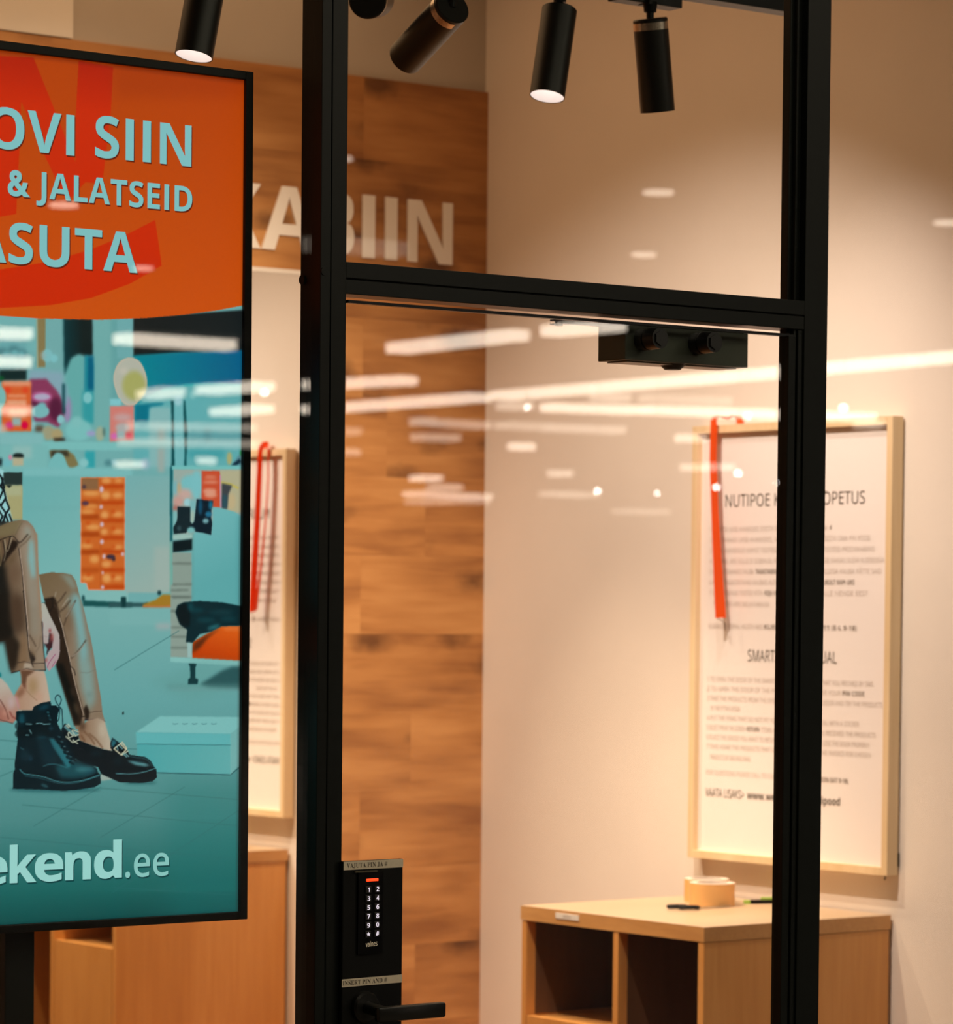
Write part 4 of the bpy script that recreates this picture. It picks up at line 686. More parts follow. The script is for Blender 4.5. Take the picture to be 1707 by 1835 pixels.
poly([(900, 1440), (1450, 1470), (1450, 1525), (905, 1505)], (22, 78, 78), 2.5); ell(912, 1420, 16, 34, (10, 60, 62), 2); rect(1330, 1410, 1378, 1525, (12, 62, 62), 2.5)
# ---- right hand furniture
use(200, 820, 6.117)
rect(155, 200, 645, 1480, G_((170, 300), (118, 170, 170), (600, 1400), (150, 172, 164)), 2); rect(470, 980, 640, 1450, (158, 174, 166), 5, .7)
rect(-30, 1590, 400, 1640, (44, 82, 84), 2.5); poly([(340, 1610), (480, 1560), (560, 1500), (655, 1500), (650, 1640), (350, 1640)], (160, 118, 36), 2); rect(340, 1625, 660, 1645, (190, 110, 70), 2); ell(522, 1482, 20, 26, (14, 50, 54), 2.5); rect(108, 1530, 155, 1645, (12, 54, 56), 2.5)
rect(-20, 1648, 660, 1835, (118, 172, 170), 2); rect(640, 100, 668, 920, (6, 80, 88), 2.5); rect(640, 920, 668, 1500, (110, 165, 150), 3)
rect(660, 90, 1440, 132, (112, 184, 182), 1)
rect(680, 130, 1425, 845, (152, 168, 160), 1.5); ell(860, 300, 110, 110, (116, 184, 188), 4); ell(930, 300, 60, 160, (120, 186, 190), 4); ell(700, 330, 25, 80, (110, 175, 185), 4); ell(800, 400, 80, 60, (194, 162, 152), 5); ell(730, 480, 60, 60, (196, 150, 140), 5); ell(700, 560, 30, 40, (170, 100, 90), 4)
ell(740, 330, 20, 60, (190, 160, 120), 4); ell(830, 490, 38, 42, (152, 198, 204), 2.5); rect(675, 580, 720, 830, (120, 178, 178), 3); rect(855, 460, 930, 740, (120, 176, 180), 3); ell(885, 650, 25, 80, (165, 180, 165), 4)
rect(1188, 138, 1420, 600, (176, 170, 138), 2); line([(1190, 270), (1300, 290), (1380, 330)], 22, (190, 175, 90), 3); ell(1310, 480, 50, 90, (190, 170, 130), 4)
poly([(1208, 280), (1322, 306), (1280, 400), (1262, 570), (1200, 555)], (62, 66, 70), 2.5); poly([(1215, 400), (1270, 420), (1262, 560), (1205, 550)], (44, 78, 88), 3)
rect(985, 146, 1186, 548, (198, 76, 46), 1.2); line([(990, 150), (985, 540)], 10, (150, 120, 130), 2, .7); line([(1188, 200), (1196, 545)], 16, (200, 130, 170), 2.5, .8)
for q in ((1085, 205, 60, 8), (1085, 225, 70, 8), (1085, 270, 85, 14), (1075, 370, 75, 34), (1085, 410, 70, 30)): ell(*q, (222, 160, 134), 3, .8)
poly([(722, 536), (864, 542), (862, 700), (892, 742), (835, 800), (812, 826), (680, 842), (676, 765), (718, 690)], (18, 36, 42), 1.2); ell(740, 775, 24, 30, (60, 90, 95), 2, .6)
poly([(932, 455), (1112, 476), (1092, 560), (1088, 650), (1104, 720), (1092, 850), (920, 815), (852, 765), (905, 700)], (8, 26, 38), 1.2)
ell(972, 540, 22, 90, (14, 76, 104), 3); ell(1062, 620, 36, 32, (30, 104, 136), 2.5); ell(1030, 695, 34, 28, (112, 160, 166), 2); ell(1085, 520, 22, 50, (20, 110, 140), 3); ell(870, 795, 44, 34, (116, 176, 176), 2.5)
poly([(1110, 540), (1180, 548), (1260, 570), (1350, 595), (1415, 640), (1440, 1640), (868, 1575), (885, 900), (905, 815), (1000, 825), (1092, 852), (1104, 720)], G_((1000, 700), (108, 176, 178), (1200, 1300), (92, 164, 166)), 1.2)
rect(1380, 640, 1440, 1640, (70, 140, 144), 7, .5)
rect(668, 842, 892, 900, (154, 186, 178), 2); poly([(672, 918), (886, 890), (882, 1012), (672, 1042)], (8, 24, 28), 1.8); rect(668, 1042, 876, 1920, (136, 152, 142), 1.5)
rect(885, 820, 900, 1560, (96, 150, 146), 2, .6)
use(220, 1060, 5.096)
rect(438, -60, 612, 602, (138, 154, 144), 1.2)
for y in (-20, 40, 170, 320, 405, 505): rect(438, y, 600, y+16, (92, 106, 98), 2, .8)
use(200, 820, 6.117)
for y in (1150, 1380, 1520): rect(668, y, 876, y+22, (94, 106, 98), 2.5, .8)
use(220, 1060, 5.096)
poly([(435, 598), (1090, 632), (1090, 682), (435, 642)], (130, 186, 182), 1.2)
poly([(632, 606), (640, 460), (890, 318), (1090, 312), (1090, 632)], G_((900, 330), (214, 90, 22), (850, 620), (188, 58, 4)), 1); rect(930, 325, 1090, 350, (226, 130, 74), 4, .8); poly([(632, 560), (650, 470), (760, 400), (900, 330), (780, 420), (700, 520)], (80, 36, 14), 4, .9)
rect(590, 455, 632, 605, (150, 182, 178), 1.5)
poly([(480, 190), (500, 125), (560, 98), (620, 92), (700, 86), (900, 98), (1090, 134), (1090, 312), (900, 318), (810, 365), (700, 390), (660, 440), (640, 468), (575, 462), (588, 350), (520, 300)], (8, 38, 44), 1.5)
poly([(490, 190), (510, 130), (570, 105), (620, 200), (610, 320), (560, 320), (515, 280)], (8, 22, 26), 3)
for q in ((680, 170, 60, 12), (760, 260, 90, 14), (900, 190, 120, 10), (960, 250, 80, 12), (620, 140, 20, 40)): ell(*q, (16, 84, 92), 5, .7)
ell(830, 325, 60, 14, (50, 130, 138), 4, .9, -.3)
poly([(600, 1000), (220, 810), (500, 740), (700, 640), (1090, 680), (1090, 890)], (96, 152, 148), 14, .5)
poly([(700, 850), (800, 790), (900, 725), (1000, 686), (1090, 684), (1090, 886), (800, 876)], (42, 84, 86), 4); rect(400, 845, 1090, 890, (90, 140, 136), 5, .5)
poly([(598, 656), (676, 660), (662, 690), (660, 790), (686, 800), (685, 848), (594, 845), (596, 800), (616, 790), (614, 690)], (16, 54, 58), 1.2)
rect(300, 290, 435, 345, (158, 166, 166), 5, .8)
rect(438, 885, 1090, 900, (110, 150, 150), 3, .6)
# ---- shoe box
poly([(120, 1286), (340, 1138), (1090, 1146), (1090, 1230), (982, 1302)], (122, 184, 182), .6); poly([(120, 1286), (982, 1300), (985, 1402), (122, 1391)], (92, 172, 174), .6)
poly([(130, 1392), (985, 1403), (982, 1672), (130, 1648)], G_((200, 1400), (76, 160, 162), (900, 1650), (92, 166, 166)), .6); poly([(982, 1300), (1090, 1220), (1090, 1560), (982, 1672)], (112, 170, 168), .8)
line([(130, 1391), (985, 1401)], 5, (40, 110, 114), .6); line([(120, 1648), (982, 1672), (1090, 1580)], 6, (24, 66, 72), .6); line([(982, 1302), (984, 1670)], 4, (120, 190, 188), 1, .7)
for i, ch in enumerate('GUESS'): line([(455+i*88, 1204), (470+i*88, 1210), (500+i*88, 1205)], 6, (60, 110, 116), .8, .8)
# ---- floor tiles
use(0, 0, 1)
for P in ([(0, 1326), (30, 1328)], [(0, 1359), (25, 1360)], [(0, 1391), (26, 1380)], [(180, 1412), (430, 1433)], [(40, 1442), (430, 1480)], [(0, 1500), (430, 1540)], [(200, 1590), (430, 1604)], [(180, 1500), (330, 1410)], [(60, 1480), (180, 1410)], [(200, 1600), (430, 1450)], [(220, 1341), (244, 1342)], [(205, 1200), (320, 1130)]):
    line(P, 1.6, (48, 104, 104), .6, .55)
ell(220.5, 1278, 1.8, 3, (30, 50, 50), .5)
# ---- patterned blouse
use(0, 840, 6.117)
B_ = [(-10, -10), (40, 20), (36, 110), (60, 250), (100, 420), (140, 575), (60, 602), (-10, 645)]
poly(B_, (150, 202, 204), .6)
for P in ([(-10, 60), (28, 110), (10, 200)], [(-10, 170), (34, 230), (-10, 330)], [(34, 190), (60, 320), (10, 400)], [(-10, 380), (60, 480), (30, 600)], [(60, 330), (100, 430), (60, 500), (90, 590)], [(-10, 460), (25, 520), (-10, 590)], [(100, 500), (130, 580)], [(10, 90), (45, 200)]):
    line(P, 20, (14, 24, 30), .4)
poly([(-10, 590), (40, 560), (90, 595), (60, 604), (-10, 645)], (26, 32, 34), .8)
# ---- right leg (farther)
use(0, 840, 6.117)
LB = [(425, 1160), (560, 1135), (700, 1143), (785, 1162), (830, 1230), (870, 1380), (920, 1540), (985, 1835)]
LBl = [(1388/7.42*6.117, (220+1720/7.42)*6.117)]
def c8(x, y): return (x*6.117/7.42, (220+y/7.42)*6.117)
outB = LB+[c8(1180, 480), c8(1240, 800), c8(1290, 1120), c8(1340, 1400), c8(1362, 1610), c8(1392, 1722), c8(1300, 1682), c8(1180, 1705), c8(1130, 1690), c8(1110, 1830), c8(1010, 1835), c8(900, 1500), c8(800, 1160), c8(745, 960), c8(700, 700), c8(600, 200)]
poly(outB, G_((450, 1200), (112, 92, 66), (900, 1700), (132, 112, 92)), .5)
poly([(640, 1150), (780, 1170), (840, 1300), (800, 1330), (700, 1200)], (128, 140, 128), 5, .8)
use(0, 1060, 7.42)
poly([(900, 60), (1040, 90), (1120, 450), (1190, 800), (1240, 1100), (1270, 1450), (1180, 1600), (1100, 1300), (1040, 900), (1000, 500), (940, 250)], (120, 152, 148), 9, .8)
poly([(960, 0), (1060, 60), (1100, 400), (1150, 800), (1100, 1000), (1060, 600), (1000, 300)], (118, 170, 172), 7, .8)
poly([(1060, 900), (1180, 950), (1230, 1400), (1200, 1480), (1100, 1300)], (128, 156, 150), 9, .6)
ell(900, 400, 60, 150, (108, 84, 62), 10, .6); ell(880, 650, 30, 80, (104, 80, 58), 8, .6); ell(1190, 1370, 40, 30, (96, 110, 104), 6, .5)
poly([(560, 100), (720, 70), (760, 160), (790, 330), (850, 520), (900, 780), (960, 1060), (1040, 1340), (1110, 1600), (1070, 1781), (985, 1781), (900, 1500), (800, 1160), (745, 960), (760, 700), (620, 240)], (42, 30, 22), 2)
poly([(740, 960), (830, 950), (940, 1250), (1050, 1600), (1020, 1760), (900, 1450), (800, 1160)], (16, 16, 14), 4)
ell(1020, 1560, 25, 90, (100, 76, 54), 5, .7, -.3); ell(960, 1340, 20, 60, (66, 50, 38), 4, .7, -.3)
line([(780, 320), (830, 480), (860, 620), (910, 820), (950, 1020), (1010, 1280), (1110, 1640)], 12, (178, 156, 136), .6, .9)
line([(770, 320), (815, 480), (846, 620), (892, 800), (936, 990), (985, 1040), (1000, 1110)], 9, (24, 18, 16), .5)
for P in ([(1135, 650), (1060, 760), (950, 880)], [(930, 120), (860, 210), (800, 260)], [(870, 10), (800, 110), (760, 150)], [(1000, 120), (900, 300), (850, 440)], [(720, 180), (770, 240), (790, 330)]): line(P, 20, (70, 54, 42), 2.5, .7, True)
for P in ([(1120, 690), (1050, 790), (960, 860)], [(900, 90), (830, 190)], [(740, 10), (730, 60)], [(980, 150), (880, 330)]): line(P, 12, (168, 156, 140), 2, .7, True)
line([(590, 100), (680, 96), (740, 110)], 8, (24, 20, 18), .5); line([(690, 80), (700, 200), (660, 260)], 16, (26, 20, 18), 1.5, .8)
line([(1190, 1610), (1260, 1590), (1350, 1585)], 6, (70, 54, 44), .5); line([(1070, 1660), (1120, 1660)], 8, (30, 22, 20), .5); line([(1060, 1070), (1160, 1080), (1270, 1035)], 6, (100, 96, 86), .8, .6)
poly([(1110, 1560), (1150, 1500), (1190, 1600), (1180, 1700), (1130, 1700)], (38, 28, 22), 2.5); line([(1130, 1700), (1180, 1708), (1300, 1684), (1390, 1725)], 14, (34, 24, 34), .8)
# ---- hand resting between the legs
poly([(528, -10), (545, 150), (600, 150), (560, 20)], (122, 178, 180), .6); line([(545, 160), (575, 145), (600, 165)], 8, (30, 60, 64), .6)
poly([(545, 160), (580, 150), (605, 175), (650, 290), (735, 460), (790, 580), (796, 790), (782, 880), (745, 955), (715, 1000), (690, 1012), (655, 1062), (625, 1020), (598, 920), (628, 850), (650, 800), (692, 765), (690, 640), (650, 560), (640, 690), (590, 690), (556, 640), (575, 480), (555, 350)], G_((600, 200), (172, 172, 160), (700, 1000), (172, 146, 150)), .5)
poly([(655, 545), (690, 570), (705, 640), (690, 745), (640, 800), (622, 850), (600, 760), (585, 700), (640, 690)], (56, 30, 34), 1.2); ell(690, 610, 18, 60, (158, 80, 76), 3); ell(665, 520, 14, 25, (140, 50, 55), 2.5); ell(612, 910, 14, 28, (150, 80, 76), 2)
line([(735, 830), (680, 900), (640, 960), (628, 1010)], 8, (146, 66, 104), .6); line([(740, 920), (705, 970), (690, 1005)], 7, (146, 70, 108), .6); line([(560, 400), (572, 430), (560, 560), (568, 680), (620, 695)], 7, (120, 60, 60), 1, .7)
line([(585, 590), (625, 600)], 5, (140, 110, 110), .5, .7); poly([(600, 700), (628, 770), (600, 880), (590, 760)], (112, 172, 176), 1)
# ---- left leg (nearer)
use(0, 840, 6.117)
outA = [(-60, 660), (0, 630), (70, 598), (150, 572), (235, 560), (305, 572), (360, 628), (396, 700), (410, 790), (412, 900), (416, 1000), (424, 1150), (434, 1300), (452, 1490), (462, 1700), c8(575, 800), c8(604, 1044), c8(470, 1040), c8(350, 1022), c8(270, 1040), c8(262, 1062), c8(148, 1082), c8(110, 880), c8(78, 655), c8(-30, 672)]
poly(outA, G_((0, 900), (96, 74, 54), (420, 900), (142, 122, 102)), .5)
poly([(-40, 640), (150, 575), (240, 565), (190, 700), (100, 740), (-40, 760)], (118, 104, 74), 4, .9)
poly([(240, 600), (320, 600), (370, 700), (395, 800), (395, 1150), (420, 1500), (330, 1500), (260, 1100), (215, 870), (200, 720)], (150, 134, 116), 8, .8)
poly([(330, 760), (365, 800), (385, 1000), (390, 1200), (345, 1200), (310, 1000), (315, 850)], (122, 176, 178), 5, .85)
poly([(300, 620), (345, 680), (350, 760), (300, 740), (260, 680)], (140, 148, 136), 6, .7)
poly([(320, 1200), (390, 1200), (425, 1700), (420, 1835), (340, 1835)], (138, 132, 118), 9, .7)
line([(396, 720), (404, 1000), (420, 1300), (448, 1620)], 22, (152, 122, 98), 3, .8)
poly([(-60, 900), (60, 1050), (90, 1250), (120, 1500), (160, 1835), (-60, 1900)], (20, 20, 18), 9, .95)
poly([(120, 1300), (260, 1400), (280, 1835), (160, 1835)], (58, 42, 32), 12, .6); ell(160, 1150, 70, 120, (100, 76, 58), 10, .7)
poly([(40, 1010), (60, 900), (140, 780), (200, 800), (190, 850), (110, 950), (10, 1080)], (34, 24, 18), 2.5); poly([(100, 990), (190, 900), (205, 870), (150, 1020), (40, 1080)], (96, 76, 54), 4, .8)
for P, c in (([(50, 780), (60, 900), (40, 1000)], (160, 146, 120)), ([(130, 745), (100, 850), (80, 900)], (150, 134, 110)), ([(110, 745), (80, 880)], (30, 22, 18)), ([(30, 790), (50, 920), (20, 1040)], (30, 22, 18)), ([(0, 820), (10, 980), (0, 1060)], (120, 100, 70))): line(P, 13, c, 1.5, .8, True)
line([(-20, 790), (40, 760), (110, 740), (150, 742), (205, 808)], 7, (30, 24, 20), .5, 1, True); line([(205, 808), (240, 790), (300, 720)], 14, (50, 38, 30), 2.5, .8, True); line([(215, 850), (280, 800), (330, 740)], 16, (100, 84, 68), 3, .7, True)
line([(160, 740), (195, 660), (240, 585)], 6, (100, 88, 64), .8, .8)
line([(202, 870), (215, 960), (236, 1100), (255, 1300), (272, 1500), (298, 1835)], 8, (34, 26, 22), .5, 1, True)
line([(214, 880), (228, 990), (248, 1140), (266, 1320), (286, 1520), (308, 1835)], 8, (188, 164, 146), .8, .8, True)
use(0, 1060, 7.42)
poly([(-60, 0), (100, 0), (160, 600), (300, 700), (250, 900), (150, 1082), (60, 660), (-60, 680)], (24, 20, 16), 7, .9); poly([(290, 500), (360, 650), (380, 1020), (280, 1030), (220, 950)], (124, 96, 70), 6, .8)
poly([(130, 60), (300, 100), (320, 400), (240, 560), (140, 420)], (70, 50, 36), 9, .7); poly([(60, 640), (200, 600), (230, 940), (150, 1070), (110, 900)], (40, 30, 22), 5, .8)
line([(306, -10), (330, 200), (362, 500), (378, 760), (412, 930), (440, 1000)], 10, (24, 18, 16), .5); line([(322, 0), (345, 200), (372, 520), (385, 740)], 9, (188, 166, 148), .7, .85)
poly([(390, 780), (450, 840), (470, 900), (430, 960), (400, 860)], (34, 26, 22), 2); ell(440, 820, 26, 50, (116, 92, 68), 4, .7, -.5); line([(390, 580), (440, 660), (470, 720)], 16, (70, 54, 42), 3, .7, True); line([(480, 790), (520, 730), (540, 600)], 14, (110, 92, 76), 4, .6)
line([(230, 942), (320, 930), (400, 945), (430, 955), (585, 950)], 7, (48, 36, 30), .5); poly([(325, 945), (405, 955), (440, 1030), (350, 1020), (310, 1020)], (176, 160, 142), 2.5, .8); line([(556, 400), (570, 700), (604, 1044)], 12, (36, 26, 26), 1.2, .8)
line([(150, 1078), (260, 1050), (350, 1022), (470, 1046), (600, 1046)], 10, (26, 20, 22), .8)
# ---- ankles and fists
poly([(262, 1046), (350, 1026), (470, 1050), (590, 1060), (620, 1180), (645, 1320), (670, 1462), (560, 1505), (470, 1545), (430, 1582), (250, 1582), (190, 1385), (290, 1212), (284, 1120)], G_((230, 1300), (168, 130, 106), (620, 1300), (186, 162, 142)), .6)
poly([(268, 1046), (470, 1050), (360, 1130), (345, 1220), (330, 1300), (285, 1215), (284, 1120)], (98, 66, 48), 2.5); poly([(205, 1370), (300, 1250), (340, 1330), (260, 1420)], (126, 84, 62), 4, .8); ell(440, 1260, 60, 120, (146, 116, 74), 9, .7); ell(520, 1400, 50, 60, (190, 140, 116), 8, .6); line([(345, 1310), (420, 1390), (490, 1445)], 6, (120, 88, 60), .8, .8)
for k in range(3): line([(290+k*8, 1210+k*22), (350, 1250+k*22)], 6, (120, 70, 56), .8, .8)
poly([(180, 1400), (225, 1400), (260, 1540), (225, 1580)], (190, 130, 142), 3, .8)
ell(-5, 1115, 24, 40, (18, 120, 126), 1)
poly([(-40, 1140), (0, 1140), (90, 1225), (175, 1370), (220, 1470), (246, 1580), (216, 1700), (172, 1752), (110, 1735), (-40, 1725)], G_((60, 1250), (180, 168, 154), (100, 1790), (168, 108, 92)), .7)
poly([(-40, 1480), (60, 1540), (100, 1700), (-40, 1720)], (142, 78, 64), 6, .5); line([(0, 1440), (70, 1560), (110, 1690)], 12, (84, 40, 34), 2, .8, True); line([(130, 1600), (160, 1660), (210, 1690)], 14, (120, 44, 40), 3, .8); ell(60, 1620, 30, 40, (196, 140, 120), 4, .7); line([(-10, 1700), (80, 1725), (170, 1752)], 8, (60, 30, 28), 1, .8); ell(150, 1480, 40, 80, (186, 164, 166), 6, .7)
poly([(1150, 1720), (1290, 1690), (1390, 1730), (1400, 1781), (1140, 1781)], (178, 158, 138), 1.2)
use(0, 1220, 5.69)
# ---- shadows of the shoes on the tiles
ell(560, 1112, 470, 26, (34, 92, 96), 3, .8); ell(1430, 1040, 170, 16, (30, 84, 88), 3, .8)
# ---- loafer foot
poly([(800, 470), (870, 425), (912, 398), (1000, 374), (1062, 408), (1090, 500), (1128, 620), (1150, 712), (1120, 718), (950, 665), (815, 612), (790, 540)], G_((820, 560), (132, 100, 76), (1100, 560), (178, 162, 142)), .7)
for P in ([(860, 520), (920, 580), (960, 640)], [(910, 540), (980, 600), (1040, 680)], [(830, 560), (860, 610)]): line(P, 16, (104, 70, 48), 3, .7, True)
ell(840, 460, 30, 50, (60, 42, 30), 5, .7); ell(1040, 500, 35, 80, (186, 172, 152), 7, .7)
poly([(1028, 948), (1165, 1000), (1100, 1012), (1028, 1020)], (152, 166, 156), 1)
LO = [(630, 480), (662, 432), (700, 468), (760, 500), (804, 520), (800, 605), (860, 628), (950, 664), (1050, 698), (1145, 716), (1128, 690), (1122, 640), (1144, 578), (1200, 618), (1285, 680), (1318, 752), (1400, 765), (1480, 776), (1535, 812), (1566, 868), (1594, 900), (1600, 985), (1560, 1022), (1450, 1042), (1220, 1036), (1150, 1005), (1030, 950), (1000, 880), (860, 850), (760, 790), (680, 700), (620, 560)]
poly(LO, (6, 18, 24), .5)
poly([(1290, 812), (1400, 822), (1470, 838), (1530, 862), (1480, 874), (1380, 858)], (96, 154, 158), 2.2, .9); poly([(1330, 800), (1440, 806), (1500, 830), (1400, 826)], (14, 40, 46), 2)
line([(1325, 768), (1400, 782), (1480, 795), (1525, 830), (1550, 870)], 5, (70, 130, 136), .8, .8, True); line([(1340, 790), (1420, 800), (1500, 812)], 6, (10, 26, 32), .8)
line([(1180, 942), (1300, 948), (1400, 940), (1500, 918), (1592, 886)], 7, (96, 158, 162), .8, .9, True); line([(1160, 930), (1300, 934), (1400, 926), (1500, 905), (1570, 880)], 8, (8, 20, 26), .6, 1, True)
ell(980, 740, 60, 14, (20, 50, 58), 4, .7); ell(1200, 820, 40, 30, (16, 44, 52), 5, .6); poly([(1132, 650), (1148, 590), (1190, 625), (1170, 650), (1150, 680)], (40, 108, 120), 1.8, .9)
for k in range(12): line([(1240+k*28, 985+(2 if k > 8 else 0)), (1244+k*28, 1024)], 6, (14, 34, 40), .8, .6)
poly([(648, 470), (665, 450), (700, 490), (800, 530), (800, 560), (740, 560)], (112, 168, 170), 1, .8)
for P in ([(1160, 690), (1225, 640), (1285, 700), (1232, 752), (1160, 690)], [(1225, 640), (1245, 625), (1290, 690), (1285, 700)], [(1240, 755), (1300, 715)]): line(P, 11, (196, 190, 160), .5)
for P in ([(1190, 665), (1200, 705)], [(1210, 655), (1245, 690)], [(1250, 740), (1290, 775)], [(1270, 735), (1310, 770)]): line(P, 9, (120, 176, 178), .5, .9)
for P in ([(668, 565), (740, 628), (800, 600)], [(690, 535), (700, 580), (745, 560), (700, 520), (690, 535)], [(730, 505), (765, 560), (800, 545)], [(740, 500), (800, 520)], [(740, 600), (790, 640)], [(670, 450), (700, 478)], [(690, 440), (712, 466)]): line(P, 9, (186, 190, 166), .5)
# ---- laced boot
BO = [(164, 312), (240, 304), (330, 300), (345, 262), (420, 226), (516, 207), (524, 250), (570, 248), (606, 290), (588, 350), (584, 430), (606, 476), (650, 560), (705, 655), (745, 745), (768, 800), (850, 842), (940, 862), (985, 890), (1000, 935), (1024, 955), (1026, 1048), (965, 1084), (800, 1110), (640, 1122), (400, 1108), (130, 1102), (134, 940), (152, 905), (148, 850), (165, 720), (180, 600), (170, 510), (188, 450), (165, 400)]
poly(BO, (6, 26, 33), .5)
poly([(560, 870), (640, 850), (720, 815), (860, 850), (960, 880), (985, 925), (880, 980), (740, 995), (620, 985)], (24, 78, 86), 5, .85); ell(860, 905, 100, 22, (66, 126, 132), 4, .7); ell(930, 930, 60, 18, (10, 60, 80), 5, .5)
poly([(498, 585), (545, 590), (600, 650), (720, 800), (715, 880), (690, 890), (610, 780), (540, 680)], (40, 110, 120), 2.5, .9); poly([(380, 600), (500, 600), (600, 800), (540, 860), (440, 840)], (10, 44, 54), 8, .7)
ell(222, 400, 28, 72, (20, 84, 98), 4, .8); ell(250, 760, 50, 60, (10, 44, 54), 6, .7); ell(420, 560, 60, 30, (20, 74, 86), 5, .7); ell(450, 270, 60, 16, (20, 80, 96), 4, .8, -.3); ell(520, 480, 16, 50, (20, 84, 104), 3, .8); ell(312, 790, 14, 30, (10, 66, 90), 3, .7)
for y in (450, 530): line([(180, y+8), (300, y+14), (430, y), (520, y-6)], 60, (4, 16, 20), 2, .6)
for P in ([(262, 438), (322, 440)], [(366, 436), (400, 428), (436, 436)], [(262, 552), (292, 554)], [(300, 500), (320, 536)], [(440, 440), (510, 436)]): line(P, 6, (140, 196, 200), .6, .9)
line([(200, 900), (245, 944), (330, 958), (450, 980), (560, 1018), (660, 1034), (760, 1028), (880, 1004), (1010, 958)], 7, (78, 148, 154), .6, .9, True); line([(250, 968), (400, 990), (540, 1030), (660, 1048), (800, 1034), (1015, 968)], 5, (50, 116, 124), .6, .7, True)
line([(240, 930), (340, 945), (470, 968), (580, 1004), (680, 1018), (820, 1004), (990, 944)], 8, (4, 14, 18), .8, 1, True); line([(440, 870), (500, 848), (580, 852), (680, 884)], 6, (60, 124, 132), .7, .8, True)
ell(455, 1070, 40, 9, (60, 120, 126), 2, .8, .4); line([(205, 680), (240, 700)], 6, (60, 120, 130), .8, .8)
for k in range(6):
    x, y = 560+k*28, 570+k*50
    line([(x, y), (x+46, y+6), (x+70, y-14)], 11, (5, 24, 32), .5); line([(x+4, y+14), (x+52, y+30)], 9, (4, 18, 24), .5); line([(x+30, y-4), (x+52, y+2)], 5, (110, 168, 176), .6, .8)
for k in range(4): ell(490+k*8, 320+k*28, 12, 9, (60, 130, 140), 1.2, .9); line([(470, 300+k*34), (540, 320+k*30)], 12, (4, 16, 22), .6, .8)
line([(592, 250), (566, 200), (566, 160), (590, 144), (616, 166), (620, 210), (598, 255)], 9, (6, 36, 46), .5, 1, True)
line([(570, 300), (605, 262), (604, 330), (596, 390), (572, 424)], 9, (6, 36, 46), .5, 1, True); line([(600, 268), (628, 290), (634, 380), (640, 470), (650, 510)], 9, (6, 36, 46), .5, 1, True); line([(540, 270), (580, 280), (560, 320)], 14, (4, 18, 24), .5)
# ---- orange banner
use(0, 0, 1)
poly([(-420, 20), (460, 40), (460, 541), (437, 547), (390, 556), (330, 564), (260, 570), (180, 573), (80, 571), (0, 566), (-140, 545), (-300, 500), (-420, 450)], G_((200, 120), (178, 62, 2), (200, 570), (202, 78, 12)), .4)
RED = G_((100, 130), (158, 20, 2), (100, 520), (200, 40, 2))
use(0, 0, 2.753)
poly([(-900, 240), (165, 284), (265, 530), (300, 620), (372, 800), (375, 540), (388, 300), (558, 330), (546, 560), (505, 905), (420, 900), (330, 1000), (210, 745), (200, 735), (105, 500), (95, 750), (80, 1056), (-60, 1080), (-300, 900)], RED, .5)
poly([(765, 1085), (798, 1310), (640, 1400), (450, 1470), (250, 1505), (0, 1520), (-400, 1510), (-400, 1330), (0, 1330), (250, 1290), (450, 1230), (620, 1160)], RED, .5)
rect(560, 300, 1230, 480, (150, 44, 4), 16, .35)
use(0, 0, 1)
line([(-300, 48), (438, 140)], 14, (60, 8, 4), 10, .45); line([(440, 140), (436, 400), (425, 1640)], 5, (30, 20, 14), 5, .35); line([(0, 1660), (430, 1636)], 8, (0, 50, 50), 8, .5)
# to the panel mesh
out = IMG[:GH*SS, :GW*SS].reshape(GH, SS, GW, SS, 3).mean((1, 3))
out = out + np.random.RandomState(3).normal(0, .003, out.shape[:2])[..., None]
out = np.clip(out, 0, 1); LIN = np.where(out <= .04045, out/12.92, ((out+.055)/1.055)**2.4)
xs = S_X0+(np.arange(GW)+.5)/GW*(S_X1-S_X0); zs = S_Z1-(np.arange(GH)+.5)/GH*(S_Z1-S_Z0)
xs[0], xs[-1], zs[0], zs[-1] = S_X0, S_X1, S_Z1, S_Z0
XX, ZZ = np.meshgrid(xs, zs); VV = np.stack([XX, np.full_like(XX, S_Y), ZZ], -1).reshape(-1, 3).astype(np.float32)
idx = np.arange(GW*GH).reshape(GH, GW); Q = np.stack([idx[1:, :-1], idx[1:, 1:], idx[:-1, 1:], idx[:-1, :-1]], -1).reshape(-1, 4)
me = bpy.data.meshes.new('screen_picture'); me.vertices.add(len(VV)); me.vertices.foreach_set('co', VV.ravel())
me.loops.add(Q.size); me.loops.foreach_set('vertex_index', Q.ravel().astype(np.int32)); me.polygons.add(len(Q)); me.polygons.foreach_set('loop_start', (np.arange(len(Q))*4).astype(np.int32))
me.update(calc_edges=True)
ca = me.color_attributes.new('picture', 'FLOAT_COLOR', 'POINT'); ca.data.foreach_set('color', np.concatenate([LIN.reshape(-1, 3), np.ones((GW*GH, 1))], 1).astype(np.float32).ravel())
def screen_mat(name, col=None, attr=None, es=1.1):
    m = mat(name, (.004, .004, .004), .35, emis=(1, 1, 1), es=es, spec=.2); n, l = nodes(m); b = n['Principled BSDF']
    if attr: at = n.new('ShaderNodeAttribute'); at.attribute_name = attr; l.new(at.outputs['Color'], b.inputs['Emission Color'])
    else: b.inputs['Emission Color'].default_value = rgb(*col)
    return m
M_pic = screen_mat('lit_picture', attr='picture'); pic = link('screen_picture', me, M_pic, dsp)
